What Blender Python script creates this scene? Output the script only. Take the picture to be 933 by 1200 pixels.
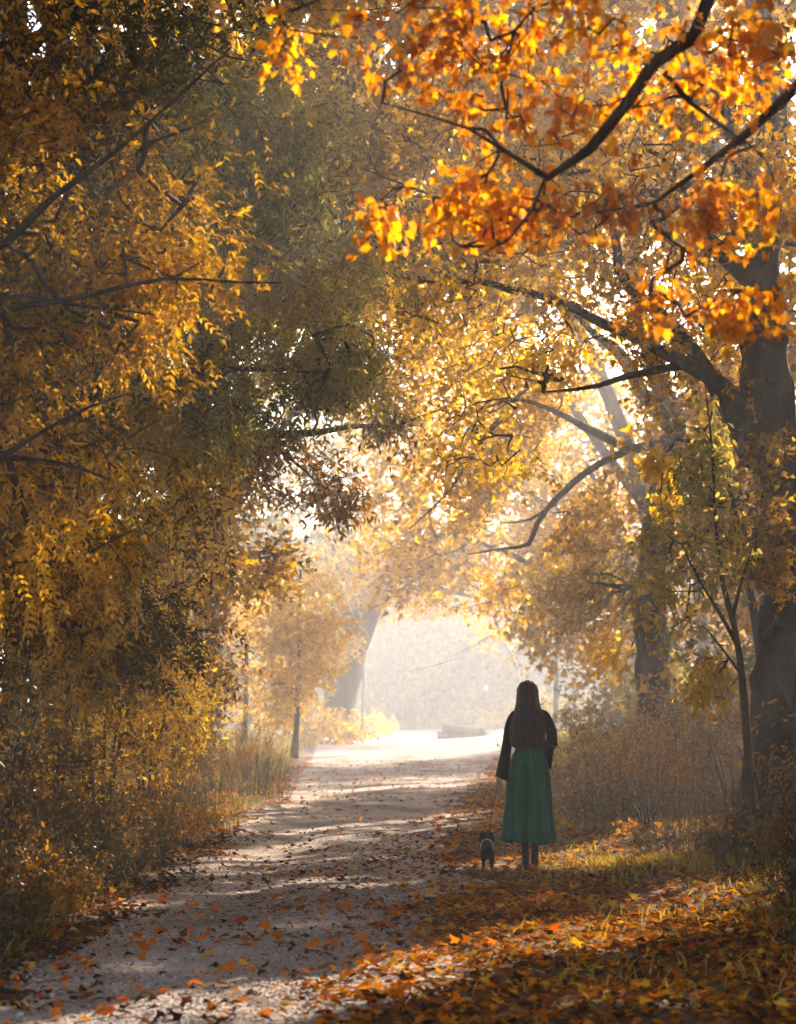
import bpy, bmesh, math, random
import numpy as np
from mathutils import Vector, Matrix

for _o in list(bpy.data.objects):
    bpy.data.objects.remove(_o)
SC = bpy.context.scene
COL = SC.collection
rng = np.random.default_rng(11)
random.seed(5)

# ------------------------------------------------------------------ camera
F, HC = 2400.0, 1.38
PITCH = math.atan(235 / F)
cd = bpy.data.cameras.new('camera')
cam = bpy.data.objects.new('camera', cd)
COL.objects.link(cam)
cam.location = (0, 0, HC)
cam.rotation_euler = (math.radians(90) + PITCH, 0, 0)
cd.sensor_fit = 'VERTICAL'
cd.sensor_height = 36
cd.sensor_width = 36
cd.lens = 72
cd.clip_start = 0.1
cd.clip_end = 3000
cd.dof.use_dof = True
cd.dof.focus_distance = 18.2
cd.dof.aperture_fstop = 3.0
SC.camera = cam

# ------------------------------------------------------------------ light
SUN_AZ, SUN_EL = math.radians(27), math.radians(27)   # to the right of the view (+Y), above the horizon
S = np.array([math.sin(SUN_AZ) * math.cos(SUN_EL), math.cos(SUN_AZ) * math.cos(SUN_EL), math.sin(SUN_EL)])
world = bpy.data.worlds.new("World")
SC.world = world
world.use_nodes = True
wn = world.node_tree
wn.nodes.clear()
wo = wn.nodes.new('ShaderNodeOutputWorld')
wb = wn.nodes.new('ShaderNodeBackground')
sky = wn.nodes.new('ShaderNodeTexSky')
sky.sky_type = 'NISHITA'
sky.sun_disc = False
sky.sun_elevation = SUN_EL
sky.sun_rotation = SUN_AZ
sky.dust_density = 3.0
sky.air_density = 1.0
wb.inputs['Strength'].default_value = 0.145
wn.links.new(sky.outputs[0], wb.inputs[0])
wn.links.new(wb.outputs[0], wo.inputs[0])
sl = bpy.data.lights.new('sun', 'SUN')
sl.energy = 4.1
sl.angle = math.radians(0.5)
sl.color = (1.0, 0.84, 0.66)
sun = bpy.data.objects.new('sun', sl)
COL.objects.link(sun)
sun.rotation_euler = Vector(S).to_track_quat('Z', 'Y').to_euler()
sun.location = (30, 60, 50)

SC.view_settings.view_transform = 'Standard'
SC.view_settings.look = 'None'
SC.view_settings.gamma = 1
SC.view_settings.exposure = 2.15
cy = SC.cycles
cy.use_denoising = True
cy.max_bounces = 5
cy.diffuse_bounces = 3
cy.glossy_bounces = 1
cy.transmission_bounces = 3
cy.transparent_max_bounces = 4
cy.volume_bounces = 1
cy.sample_clamp_indirect = 6
cy.sample_clamp_direct = 0
cy.caustics_reflective = False
cy.caustics_refractive = False

HAZE = 0.0024

# ------------------------------------------------------------------ geometry helpers
_f = np.array([0, math.cos(PITCH), math.sin(PITCH)])
_u = np.array([0, -math.sin(PITCH), math.cos(PITCH)])


def at(px, py, Y):
    """the place that lies Y metres out and shows at this spot of the photograph"""
    d = _f * F + np.array([1.0, 0, 0]) * (px - 466.5) + _u * (600 - py)
    return np.array([0, 0, HC]) + d * (Y / d[1])


def gr(px, py):
    d = _f * F + np.array([1.0, 0, 0]) * (px - 466.5) + _u * (600 - py)
    t = -HC / d[2]
    return np.array([d[0] * t, d[1] * t])


def hsh(i):
    i = (i.astype(np.int64) & 0xffffffff).astype(np.uint64)
    i = (i ^ (i >> np.uint64(16))) * np.uint64(0x45d9f3b) & np.uint64(0xffffffff)
    i = (i ^ (i >> np.uint64(16))) * np.uint64(0x45d9f3b) & np.uint64(0xffffffff)
    return ((i ^ (i >> np.uint64(16))) & np.uint64(0xffff)).astype(float) / 65535.0


def noise(P, s=1.0, seed=0):
    P = np.atleast_2d(P) * s
    if P.shape[1] == 2:
        P = np.c_[P, np.zeros(len(P))]
    I = np.floor(P).astype(np.int64)
    f = P - I
    f = f * f * (3 - 2 * f)
    r = 0
    for dx in (0, 1):
        for dy in (0, 1):
            for dz in (0, 1):
                w = (f[:, 0] if dx else 1 - f[:, 0]) * (f[:, 1] if dy else 1 - f[:, 1]) * (f[:, 2] if dz else 1 - f[:, 2])
                r = r + w * hsh((I[:, 0] + dx) * 73856093 + (I[:, 1] + dy) * 19349663 + (I[:, 2] + dz) * 83492791 + seed * 1013)
    return r


def unit(a):
    return a / np.maximum(np.linalg.norm(a, axis=-1, keepdims=True), 1e-9)


def path_l(y):
    return -2.02 - 0.03 * np.maximum(y - 35, 0) + 0.0 * y


def path_r(y):
    return np.where(y < 17, -0.1 + 0.09 * (y - 9), 0.62 + 0.03 * (y - 17)) + 0.045 * np.maximum(y - 30, 0)


def height(x, y):
    x = np.asarray(x, float); y = np.asarray(y, float)
    P = np.c_[x.ravel(), y.ravel()]
    n = (noise(P, 0.35, 1) - .5).reshape(x.shape) * 0.10 + (noise(P, 1.7, 2) - .5).reshape(x.shape) * 0.035 + (noise(P, 6.0, 3) - .5).reshape(x.shape) * 0.014
    lft = np.clip((path_l(y) - x) / 2.5, 0, 1)
    rgt = np.clip((x - 1.7) / 4.0, 0, 1)
    base = 0.28 * lft ** 1.2 + 0.35 * rgt ** 1.3
    off = np.clip(np.maximum(path_l(y) - x, x - path_r(y)) / 1.0 + .35, 0.25, 1)
    near = np.exp(-((x - 1.1) ** 2 + (y - 18.2) ** 2) / 1.2)
    return (base + n * off) * (1 - near)


def hz(x, y):
    return float(height(np.array([x]), np.array([y]))[0])


def link(o, parent=None):
    COL.objects.link(o)
    if parent is not None:
        o.parent = parent
    return o


def tag(o, label=None, cat=None, group=None, kind=None):
    if label: o['label'] = label
    if cat: o['category'] = cat
    if group: o['group'] = group
    if kind: o['kind'] = kind
    return o


def empty(name, loc, label, cat, group=None, rz=0):
    o = bpy.data.objects.new(name, None)
    o.empty_display_size = 0.2
    o.location = [float(v) for v in loc]
    o.rotation_euler = (0, 0, rz)
    link(o)
    return tag(o, label, cat, group)


def mesh_np(name, V, T, mat=None, tint=None, smooth=False, quads=None):
    me = bpy.data.meshes.new(name)
    V = np.asarray(V, np.float32)
    T = np.asarray(T, np.int32).reshape(-1, 3) if T is not None else np.zeros((0, 3), np.int32)
    Q = np.asarray(quads, np.int32).reshape(-1, 4) if quads is not None else np.zeros((0, 4), np.int32)
    nt, nq = len(T), len(Q)
    me.vertices.add(len(V))
    me.vertices.foreach_set('co', V.ravel())
    me.loops.add(nt * 3 + nq * 4)
    me.loops.foreach_set('vertex_index', np.concatenate([T.ravel(), Q.ravel()]))
    me.polygons.add(nt + nq)
    me.polygons.foreach_set('loop_start', np.concatenate([np.arange(nt) * 3, nt * 3 + np.arange(nq) * 4]).astype(np.int32))
    if smooth:
        me.polygons.foreach_set('use_smooth', np.ones(nt + nq, bool))
    if tint is not None:
        a = me.attributes.new('tint', 'FLOAT', 'FACE')
        a.data.foreach_set('value', np.asarray(tint, np.float32))
    me.update(calc_edges=True)
    if mat:
        me.materials.append(mat)
    return me


def obj(name, me, parent=None, shift=True):
    """link a mesh; its vertices are given in world metres and moved to the parent's base"""
    o = bpy.data.objects.new(name, me)
    if parent is not None and shift:
        p, loc = parent, Vector((0, 0, 0))
        while p is not None:
            loc += p.location
            p = p.parent
        me.transform(Matrix.Translation(-loc))
    return link(o, parent)


def catmull(P, n):
    P = np.asarray(P, float)
    if len(P) < 3:
        t = np.linspace(0, 1, n)[:, None]
        return P[0] * (1 - t) + P[-1] * t
    Q = np.vstack([2 * P[0] - P[1], P, 2 * P[-1] - P[-2]])
    L = np.r_[0, np.cumsum(np.linalg.norm(np.diff(P[:, :3], axis=0), axis=1))]
    out = []
    for s in np.linspace(0, L[-1], n):
        k = min(np.searchsorted(L, s, side='right') - 1, len(P) - 2)
        t = (s - L[k]) / max(L[k + 1] - L[k], 1e-9)
        a, b, c, d = Q[k], Q[k + 1], Q[k + 2], Q[k + 3]
        out.append(.5 * ((2 * b) + (-a + c) * t + (2 * a - 5 * b + 4 * c - d) * t * t + (-a + 3 * b - 3 * c + d) * t ** 3))
    return np.array(out)


def tube(P, R, k=8, rough=0.0, flare=0.0, closed=True, lobes=0):
    """swept tube along points P with radii R -> verts, quads, tris"""
    P = np.asarray(P, float); R = np.asarray(R, float)
    n = len(P)
    Tn = unit(np.gradient(P, axis=0))
    ref = np.array([0.31, 0.95, 0.05]) if abs(Tn[0][1]) < .9 else np.array([1, 0, 0.])
    N1 = np.zeros_like(P)
    a = unit(np.cross(Tn[0], ref))
    for i in range(n):
        a = unit(a - Tn[i] * np.dot(a, Tn[i]))
        N1[i] = a
    N2 = np.cross(Tn, N1)
    th = np.arange(k) / k * 2 * np.pi
    r = R[:, None] * np.ones((1, k))
    if rough:
        pts = P[:, None, :] + (np.cos(th)[None, :, None] * N1[:, None, :] + np.sin(th)[None, :, None] * N2[:, None, :]) * R[:, None, None]
        q = pts.reshape(-1, 3)
        a_ = np.tile(th, n); Rr = np.repeat(R, k); zq = np.repeat(np.cumsum(np.r_[0, np.linalg.norm(np.diff(P, axis=0), axis=1)]), k)
        fr = noise(np.c_[np.cos(a_) * Rr * 16, np.sin(a_) * Rr * 16, zq * 2.2], 1, 12)
        r = r * (1 + rough * ((noise(q, 3.5, 9) - .5) * 1.1 + (noise(q, 11, 10) - .5) * .4 - np.abs(fr - .5) * 1.0 + .2).reshape(n, k))
        if flare:
            z = np.clip(1 - (P[:, 2] - P[0, 2]) / .9, 0, 1) ** 2
            r = r * (1 + flare * z[:, None] * (1 + .5 * np.cos(th * 5 + 1)[None, :]))
    V = P[:, None, :] + (np.cos(th)[None, :, None] * N1[:, None, :] + np.sin(th)[None, :, None] * N2[:, None, :]) * r[:, :, None]
    V = V.reshape(-1, 3)
    i = np.arange(n - 1)[:, None] * k
    j = np.arange(k)[None, :]
    j2 = (j + 1) % k
    Q = np.stack([i + j, i + j2, i + k + j2, i + k + j], -1).reshape(-1, 4)
    T = np.zeros((0, 3), int)
    if closed:
        V = np.vstack([V, P[:1], P[-1:]])
        c0, c1 = n * k, n * k + 1
        jj = np.arange(k)
        T = np.vstack([np.c_[np.full(k, c0), (jj + 1) % k, jj], np.c_[np.full(k, c1), (n - 1) * k + jj, (n - 1) * k + (jj + 1) % k]])
    return V, Q, T


class MB:
    def __init__(s):
        s.V = []; s.Q = []; s.T = []; s.n = 0

    def add(s, V, Q=None, T=None):
        s.V.append(V)
        if Q is not None and len(Q): s.Q.append(np.asarray(Q) + s.n)
        if T is not None and len(T): s.T.append(np.asarray(T) + s.n)
        s.n += len(V)
        return s

    def tube(s, P, R, **k):
        return s.add(*tube(P, R, **k))

    def build(s, name, mat, parent=None, smooth=True):
        Q = np.vstack(s.Q) if s.Q else None
        T = np.vstack(s.T) if s.T else None
        return obj(name, mesh_np(name, np.vstack(s.V), T, mat, smooth=smooth, quads=Q), parent)


def edge_tubes(A, B, ra, rb, k=4):
    """many thin prisms at once"""
    d = unit(B - A)
    ref = np.where(np.abs(d[:, 2:3]) < .9, np.array([[0, 0, 1.]]), np.array([[1., 0, 0]]))
    n1 = unit(np.cross(d, ref)); n2 = np.cross(d, n1)
    th = np.arange(k) / k * 2 * np.pi
    ring = np.cos(th)[None, :, None] * n1[:, None] + np.sin(th)[None, :, None] * n2[:, None]
    V = np.concatenate([A[:, None] + ring * ra[:, None, None], B[:, None] + ring * rb[:, None, None]], 1)
    base = (np.arange(len(A)) * 2 * k)[:, None]
    j = np.arange(k)[None]; j2 = (j + 1) % k
    Q = np.stack([base + j, base + j2, base + k + j2, base + k + j], -1).reshape(-1, 4)
    return V.reshape(-1, 3), Q


# ------------------------------------------------------------------ materials
def mat(name):
    m = bpy.data.materials.new(name)
    m.use_nodes = True
    m.node_tree.nodes.clear()
    return m, m.node_tree.nodes, m.node_tree.links


def ramp(N, stops, interp='LINEAR'):
    r = N.new('ShaderNodeValToRGB')
    r.color_ramp.interpolation = interp
    e = r.color_ramp.elements
    while len(e) > 1: e.remove(e[-1])
    e[0].position = stops[0][0]; e[0].color = (*stops[0][1], 1)
    for p, c in stops[1:]:
        q = e.new(p); q.color = (*c, 1)
    return r


def leaf_mat(name, cols, trans=0.5, gloss=0.03):
    gloss = min(gloss, .03)
    m, N, L = mat(name)
    out = N.new('ShaderNodeOutputMaterial')
    at_ = N.new('ShaderNodeAttribute'); at_.attribute_name = 'tint'
    st = [(i / (len(cols) - 1), c) for i, c in enumerate(cols)]
    r = ramp(N, st)
    tc = N.new('ShaderNodeTexCoord')
    nz = N.new('ShaderNodeTexNoise'); nz.inputs['Scale'].default_value = 40
    L.new(tc.outputs['Object'], nz.inputs['Vector'])
    ad = N.new('ShaderNodeMath'); ad.operation = 'MULTIPLY_ADD'; ad.inputs[1].default_value = 0.25
    sb = N.new('ShaderNodeMath'); sb.operation = 'SUBTRACT'; sb.inputs[1].default_value = 0.125
    L.new(nz.outputs['Fac'], ad.inputs[0]); L.new(at_.outputs['Fac'], ad.inputs[2]); L.new(ad.outputs[0], sb.inputs[0])
    L.new(sb.outputs[0], r.inputs['Fac'])
    d = N.new('ShaderNodeBsdfDiffuse'); t = N.new('ShaderNodeBsdfTranslucent'); g = N.new('ShaderNodeBsdfGlossy')
    g.inputs['Roughness'].default_value = 0.45
    g.inputs['Color'].default_value = (.9, .85, .8, 1)
    L.new(r.outputs[0], d.inputs['Color'])
    hsv = N.new('ShaderNodeHueSaturation'); hsv.inputs['Saturation'].default_value = 1.08; hsv.inputs['Value'].default_value = 1.25
    L.new(r.outputs[0], hsv.inputs['Color']); L.new(hsv.outputs[0], t.inputs['Color'])
    m1 = N.new('ShaderNodeMixShader'); m1.inputs[0].default_value = trans
    L.new(d.outputs[0], m1.inputs[1]); L.new(t.outputs[0], m1.inputs[2])
    m2 = N.new('ShaderNodeMixShader'); m2.inputs[0].default_value = gloss
    L.new(m1.outputs[0], m2.inputs[1]); L.new(g.outputs[0], m2.inputs[2])
    L.new(m2.outputs[0], out.inputs['Surface'])
    return m


def rough_mat(name, stops, scale=6, rough=.9, bump=.3, bscale=30, coord='Object', stretch=None, spec=.2, bdist=.02, sheen=0):
    m, N, L = mat(name)
    out = N.new('ShaderNodeOutputMaterial')
    b = N.new('ShaderNodeBsdfPrincipled')
    b.inputs['Roughness'].default_value = rough
    b.inputs['Specular IOR Level'].default_value = spec
    if sheen: b.inputs['Sheen Weight'].default_value = sheen
    tc = N.new('ShaderNodeTexCoord')
    src = tc.outputs[coord]
    if stretch:
        mp = N.new('ShaderNodeMapping'); mp.inputs['Scale'].default_value = stretch
        L.new(src, mp.inputs['Vector']); src = mp.outputs[0]
    nz = N.new('ShaderNodeTexNoise'); nz.inputs['Scale'].default_value = scale; nz.inputs['Detail'].default_value = 6
    nz.inputs['Roughness'].default_value = .65
    L.new(src, nz.inputs['Vector'])
    r = ramp(N, stops); L.new(nz.outputs['Fac'], r.inputs['Fac']); L.new(r.outputs[0], b.inputs['Base Color'])
    n2 = N.new('ShaderNodeTexNoise'); n2.inputs['Scale'].default_value = bscale; n2.inputs['Detail'].default_value = 5
    L.new(src, n2.inputs['Vector'])
    bp = N.new('ShaderNodeBump'); bp.inputs['Strength'].default_value = bump; bp.inputs['Distance'].default_value = bdist
    L.new(n2.outputs['Fac'], bp.inputs['Height']); L.new(bp.outputs[0], b.inputs['Normal'])
    L.new(b.outputs[0], out.inputs['Surface'])
    return m


M = {}
M['bark'] = rough_mat('bark', [(.3, (.012, .009, .006)), (.5, (.035, .026, .019)), (.7, (.085, .068, .05))], 5, .95, .9, 14, stretch=(1, 1, .22), bdist=.05)
M['bark_pale'] = rough_mat('bark_pale', [(.3, (.06, .05, .04)), (.5, (.13, .11, .085)), (.7, (.22, .19, .15))], 4, .95, .7, 12, stretch=(1, 1, .25), bdist=.05)
M['twig'] = rough_mat('twig', [(.3, (.03, .02, .013)), (.7, (.08, .055, .035))], 9, .9, .2, 30)
M['dry_twig'] = rough_mat('dry_twig', [(.3, (.09, .065, .045)), (.7, (.22, .17, .12))], 9, .9, .2, 30)
M['ash_leaf'] = leaf_mat('ash_leaf', [(.022, .024, .008), (.065, .055, .012), (.22, .135, .016), (.54, .26, .018), (.76, .43, .035)], .5)
M['olive_leaf'] = leaf_mat('olive_leaf', [(.07, .075, .025), (.17, .165, .05), (.30, .27, .07), (.48, .37, .08), (.68, .46, .07)], .55)
M['oak_leaf'] = leaf_mat('oak_leaf', [(.07, .036, .016), (.20, .10, .025), (.40, .20, .03), (.58, .32, .05)], .45)
M['gold_leaf'] = leaf_mat('gold_leaf', [(.09, .055, .014), (.30, .165, .02), (.56, .31, .025), (.76, .45, .03), (.85, .60, .08)], .58)
M['orange_leaf'] = leaf_mat('orange_leaf', [(.30, .10, .01), (.60, .21, .012), (.76, .32, .015), (.84, .46, .025), (.88, .60, .05)], .64, .02)
M['yellow_leaf'] = leaf_mat('yellow_leaf', [(.30, .20, .02), (.55, .36, .03), (.75, .52, .05), (.85, .62, .08)], .55)
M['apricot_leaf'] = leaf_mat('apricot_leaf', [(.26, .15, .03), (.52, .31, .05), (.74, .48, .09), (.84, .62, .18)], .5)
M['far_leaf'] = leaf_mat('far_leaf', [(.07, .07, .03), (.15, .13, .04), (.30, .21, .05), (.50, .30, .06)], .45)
M['shrub_leaf'] = leaf_mat('shrub_leaf', [(.04, .035, .012), (.11, .065, .015), (.26, .12, .018), (.46, .20, .025), (.65, .36, .08)], .5)
M['dry_leaf'] = leaf_mat('dry_leaf', [(.06, .038, .02), (.19, .12, .065), (.38, .26, .14), (.62, .44, .26)], .4)
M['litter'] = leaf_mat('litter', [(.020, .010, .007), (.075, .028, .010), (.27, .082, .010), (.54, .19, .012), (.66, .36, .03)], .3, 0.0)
M['litter_bright'] = leaf_mat('litter_bright', [(.34, .055, .008), (.58, .125, .008), (.68, .22, .012), (.72, .42, .04)], .3, 0.0)
M['grass'] = leaf_mat('grass', [(.05, .05, .012), (.13, .12, .022), (.30, .22, .035), (.48, .30, .06)], .45, .03)
M['bark_sunlit'] = rough_mat('sunlit_bough_bark', [(.35, (.30, .27, .24)), (.5, (.62, .58, .54)), (.7, (.75, .72, .68))], 5, .8, .3, 14, stretch=(1, 1, .5))  # pale bark colour holds the sunlight on the bent bough

# ------------------------------------------------------------------ the ground
def graded(lo, hi, d0, g, mid_lo, mid_hi):
    a = list(np.arange(mid_lo, mid_hi, d0))
    s, v = d0, mid_hi
    while v < hi:
        a.append(v); s *= g; v += s
    a.append(hi)
    b = []; s, v = d0, mid_lo
    while v > lo:
        s *= g; v -= s; b.append(v)
    return np.array(sorted(set(b + a)))


gx = graded(-500, 500, 0.085, 1.12, -3.6, 4.6)
ys = [7.0]; s_ = .07
while ys[-1] < 900:
    s_ = .08 * max(1, (ys[-1] / 13.0) ** 1.5)
    ys.append(ys[-1] + s_)
gy = np.array([-300, -100, -40, -20, -10, -4, 0, 3, 5, 6, 6.6] + ys)
X, Y = np.meshgrid(gx, gy)
Z = height(X, Y)
Z = np.where((Y > 120) | (Y < 4) | (np.abs(X) > 60), Z * 0 + .15, Z)
jit = (noise(np.c_[X.ravel(), Y.ravel()], 1.4, 21) - .5).reshape(X.shape) * 0.9 + (noise(np.c_[X.ravel(), Y.ravel()], 6, 22) - .5).reshape(X.shape) * 0.5
inside = (X > path_l(Y) + jit * .5) & (X < path_r(Y) + jit * .9) & (Y < 150) & (Y > -10)
ny, nx = X.shape
idx = np.arange(ny * nx).reshape(ny, nx)
Q = np.stack([idx[:-1, :-1], idx[:-1, 1:], idx[1:, 1:], idx[1:, :-1]], -1).reshape(-1, 4)
Pp = Z.copy()
xc = (X - path_l(Y)) / np.maximum(path_r(Y) - path_l(Y), .5)
Pp -= 0.025 * (np.exp(-((xc - .3) / .1) ** 2) + np.exp(-((xc - .78) / .1) ** 2))
fin = (inside[:-1, :-1] & inside[:-1, 1:] & inside[1:, 1:] & inside[1:, :-1]).ravel()
Gz = np.where(inside, Pp - 0.02, Z)


def hpath(x, y):
    xc_ = (x - path_l(y)) / np.maximum(path_r(y) - path_l(y), .5)
    ins = (xc_ > 0) & (xc_ < 1)
    return height(x, y) - ins * 0.025 * (np.exp(-((xc_ - .3) / .1) ** 2) + np.exp(-((xc_ - .78) / .1) ** 2))


M['soil'] = rough_mat('soil', [(.32, (.028, .018, .011)), (.5, (.075, .045, .022)), (.62, (.15, .085, .032)), (.75, (.22, .15, .06))], 3.5, .95, .7, 24, bdist=.03)
ground = obj('ground', mesh_np('ground', np.c_[X.ravel(), Y.ravel(), Gz.ravel()], None, M['soil'], smooth=True, quads=Q))
tag(ground, kind='structure')


def path_material():
    m, N, L = mat('gravel')
    out = N.new('ShaderNodeOutputMaterial'); b = N.new('ShaderNodeBsdfPrincipled')
    b.inputs['Roughness'].default_value = .9; b.inputs['Specular IOR Level'].default_value = .25
    tc = N.new('ShaderNodeTexCoord')
    n1 = N.new('ShaderNodeTexNoise'); n1.inputs['Scale'].default_value = 1.1; n1.inputs['Detail'].default_value = 8; n1.inputs['Roughness'].default_value = .7
    mp = N.new('ShaderNodeMapping'); mp.inputs['Scale'].default_value = (1, .45, 1)
    L.new(tc.outputs['Object'], mp.inputs['Vector']); L.new(mp.outputs[0], n1.inputs['Vector'])
    r = ramp(N, [(.3, (.18, .152, .127)), (.46, (.35, .305, .26)), (.6, (.47, .41, .345)), (.75, (.58, .51, .43))])
    L.new(n1.outputs['Fac'], r.inputs['Fac'])
    vo = N.new('ShaderNodeTexVoronoi'); vo.inputs['Scale'].default_value = 45; vo.inputs['Randomness'].default_value = 1
    L.new(tc.outputs['Object'], vo.inputs['Vector'])
    n3 = N.new('ShaderNodeTexNoise'); n3.inputs['Scale'].default_value = .55; n3.inputs['Detail'].default_value = 3
    L.new(tc.outputs['Object'], n3.inputs['Vector'])
    dm_ = N.new('ShaderNodeMix'); dm_.data_type = 'RGBA'; dm_.blend_type = 'MULTIPLY'
    r3 = ramp(N, [(.38, (.55, .50, .46)), (.52, (1, 1, 1))]); L.new(n3.outputs['Fac'], r3.inputs['Fac'])
    dm_.inputs[0].default_value = .8; L.new(r.outputs[0], dm_.inputs[6]); L.new(r3.outputs[0], dm_.inputs[7])
    hs = N.new('ShaderNodeMix'); hs.data_type = 'RGBA'; hs.blend_type = 'MULTIPLY'; hs.inputs[0].default_value = .75
    r2 = ramp(N, [(0, (.25, .22, .21)), (.35, (.75, .70, .68)), (1, (1.35, 1.25, 1.2))])
    L.new(vo.outputs['Color'], r2.inputs['Fac']); L.new(dm_.outputs[2], hs.inputs[6]); L.new(r2.outputs[0], hs.inputs[7])
    L.new(hs.outputs[2], b.inputs['Base Color'])
    bp = N.new('ShaderNodeBump'); bp.inputs['Strength'].default_value = .8; bp.inputs['Distance'].default_value = .02; bp.invert = True
    L.new(vo.outputs['Distance'], bp.inputs['Height'])
    n2 = N.new('ShaderNodeTexNoise'); n2.inputs['Scale'].default_value = 9; n2.inputs['Detail'].default_value = 7
    L.new(tc.outputs['Object'], n2.inputs['Vector'])
    bp2 = N.new('ShaderNodeBump'); bp2.inputs['Strength'].default_value = .9; bp2.inputs['Distance'].default_value = .08
    L.new(n2.outputs['Fac'], bp2.inputs['Height']); L.new(bp.outputs[0], bp2.inputs['Normal']); L.new(bp2.outputs[0], b.inputs['Normal'])
    L.new(b.outputs[0], out.inputs['Surface'])
    return m


M['gravel'] = path_material()
Qp = Q[fin]
used, inv = np.unique(Qp, return_inverse=True)
PV = np.c_[X.ravel(), Y.ravel(), Pp.ravel()][used]
path = obj('path', mesh_np('path', PV, None, M['gravel'], smooth=True, quads=inv.reshape(-1, 4)))
tag(path, kind='structure')

# ------------------------------------------------------------------ where sun reaches through gaps in the crowns
# each entry: ground points (x, y) of a patch's middle line, with its half width
def strip(pts, w):
    return ([gr(*p) for p in pts], w)


STRIPS = [
    strip([(60, 1196), (300, 1178), (480, 1146), (620, 1112), (760, 1092), (850, 1050)], .55),
    strip([(640, 1016), (720, 1006), (815, 988)], 1.1),
    strip([(250, 1001), (400, 981), (580, 958)], .30),
    strip([(330, 978), (440, 966), (580, 951)], .35),
    strip([(560, 1185), (700, 1192), (940, 1172)], .34),
    strip([(190, 985), (300, 940), (340, 925)], .8),
    strip([(380, 925), (520, 918), (620, 912)], .8),
    strip([(360, 896), (480, 886), (620, 880)], 1.8),
]
# spots in the air that the sun reaches (centre, radius)
SPOTS = [(at(560, 270, 9.5), .42), (at(440, 290, 9.8), .3), (at(760, 380, 9.2), .4), (at(860, 130, 9), .4), (at(300, 45, 9.5), .35), (at(600, 60, 9.3), .35), (at(520, 130, 9.3), .3), (at(720, 60, 9.1), .35), (at(860, 230, 9), .35), (at(470, 30, 9.4), .3), (at(860, 330, 9), .35),
         (at(180, 250, 12.6), .75), (at(110, 390, 12.6), .65), (at(200, 420, 12.8), .45), (at(230, 90, 13.2), .62), (at(60, 560, 12.8), .65), (at(40, 250, 12.8), .4), (at(120, 680, 13.5), .6),
         (at(340, 330, 20), .9), (at(300, 160, 20.4), .8), (at(400, 430, 20.4), .62), (at(370, 560, 24), .62),
         (at(260, 640, 29), 1.2), (at(230, 790, 25), 1.1), (at(150, 860, 18), .65), (at(60, 800, 15), .5), (at(775, 565, 24), .5), (at(830, 800, 18), .5), (at(885, 650, 18.5), .6),
         (at(300, 850, 30), .8), (at(170, 740, 18), .62), (at(240, 560, 26), .8), (at(140, 980, 15), .5), (at(30, 980, 13), .3),
         (at(700, 860, 27), .65), (at(870, 880, 17.5), .5), (at(640, 420, 22), .6), (at(840, 520, 17.4), .5)]


def lit_gap(P):
    """True where something would stand in the way of one of the sun patches"""
    P = np.atleast_2d(P)
    k = P[:, 2] / S[2]
    G = P[:, :2] - S[None, :2] * k[:, None]
    nz = (noise(G, 2.2, 31) - .5) * .45 + (noise(G, 7, 32) - .5) * .3
    out = np.zeros(len(P), bool)
    for pts, w in STRIPS:
        d = np.full(len(P), 1e9)
        for a, b in zip(pts[:-1], pts[1:]):
            ab = b - a
            t = np.clip(((G - a) @ ab) / (ab @ ab), 0, 1)
            d = np.minimum(d, np.linalg.norm(G - a - t[:, None] * ab, axis=1))
        out |= (d + nz * min(w, .8) < w) & (P[:, 2] > .25)
    for c, r in SPOTS:
        v = P - c
        t = v @ S
        d = np.linalg.norm(v - t[:, None] * S, axis=1)
        hit = (t > r * .8) & (d + nz * r < r)
        out |= hit & (rng.uniform(0, 1, len(P)) < (1.0 if r < .6 else .5))
    return out


# ------------------------------------------------------------------ leaves
LEAF2 = (np.array([[0, 0, 0], [.45, .24, .06], [1, 0, -.05], [.45, -.24, .06]]), np.array([[0, 2, 1], [0, 3, 2]]))
LEAF4 = (np.array([[0, 0, 0], [.3, .20, .05], [.68, .15, .03], [1, 0, -.10], [.68, -.15, .03], [.3, -.20, .05]]),
         np.array([[0, 2, 1], [0, 3, 2], [0, 4, 3], [0, 5, 4]]))
MAPS = (np.array([[0, 0, 0], [.22, .48, .03], [.42, .20, .06], [1, 0, -.10], [.42, -.20, .06], [.22, -.48, .03]]),
        np.array([[0, 2, 1], [0, 3, 2], [0, 4, 3], [0, 5, 4]]))
_o = np.array([[0, 0], [-.06, .30], [.20, .25], [.48, .54], [.52, .22], [.70, .26], [1, 0], [.70, -.26], [.52, -.22], [.48, -.54], [.20, -.25], [-.06, -.30]])
MAPL = (np.vstack([np.c_[_o, -.5 * (_o[:, 1] ** 2) - .22 * np.maximum(_o[:, 0] - .3, 0) ** 2], [[.3, 0, .05]]]),
        np.array([[12, (i + 1) % 12, i] for i in range(12)]))
TPL = {'leaf2': LEAF2, 'leaf4': LEAF4, 'maple_s': MAPS, 'maple': MAPL}


def place_leaves(tpl, P, X_, Nn, size):
    V0, T0 = TPL[tpl]
    X_ = unit(X_)
    Yv = unit(np.cross(Nn, X_))
    Nn = np.cross(X_, Yv)
    curl = rng.uniform(.3, 1.8, len(P))
    V = P[:, None] + size[:, None, None] * (V0[None, :, 0:1] * X_[:, None] + V0[None, :, 1:2] * Yv[:, None] + (V0[None, :, 2:3] * curl[:, None, None]) * Nn[:, None])
    T = T0[None] + (np.arange(len(P)) * len(V0))[:, None, None]
    return V.reshape(-1, 3), T.reshape(-1, 3), len(T0)


def rnd(n):
    return unit(rng.normal(size=(n, 3)))


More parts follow.
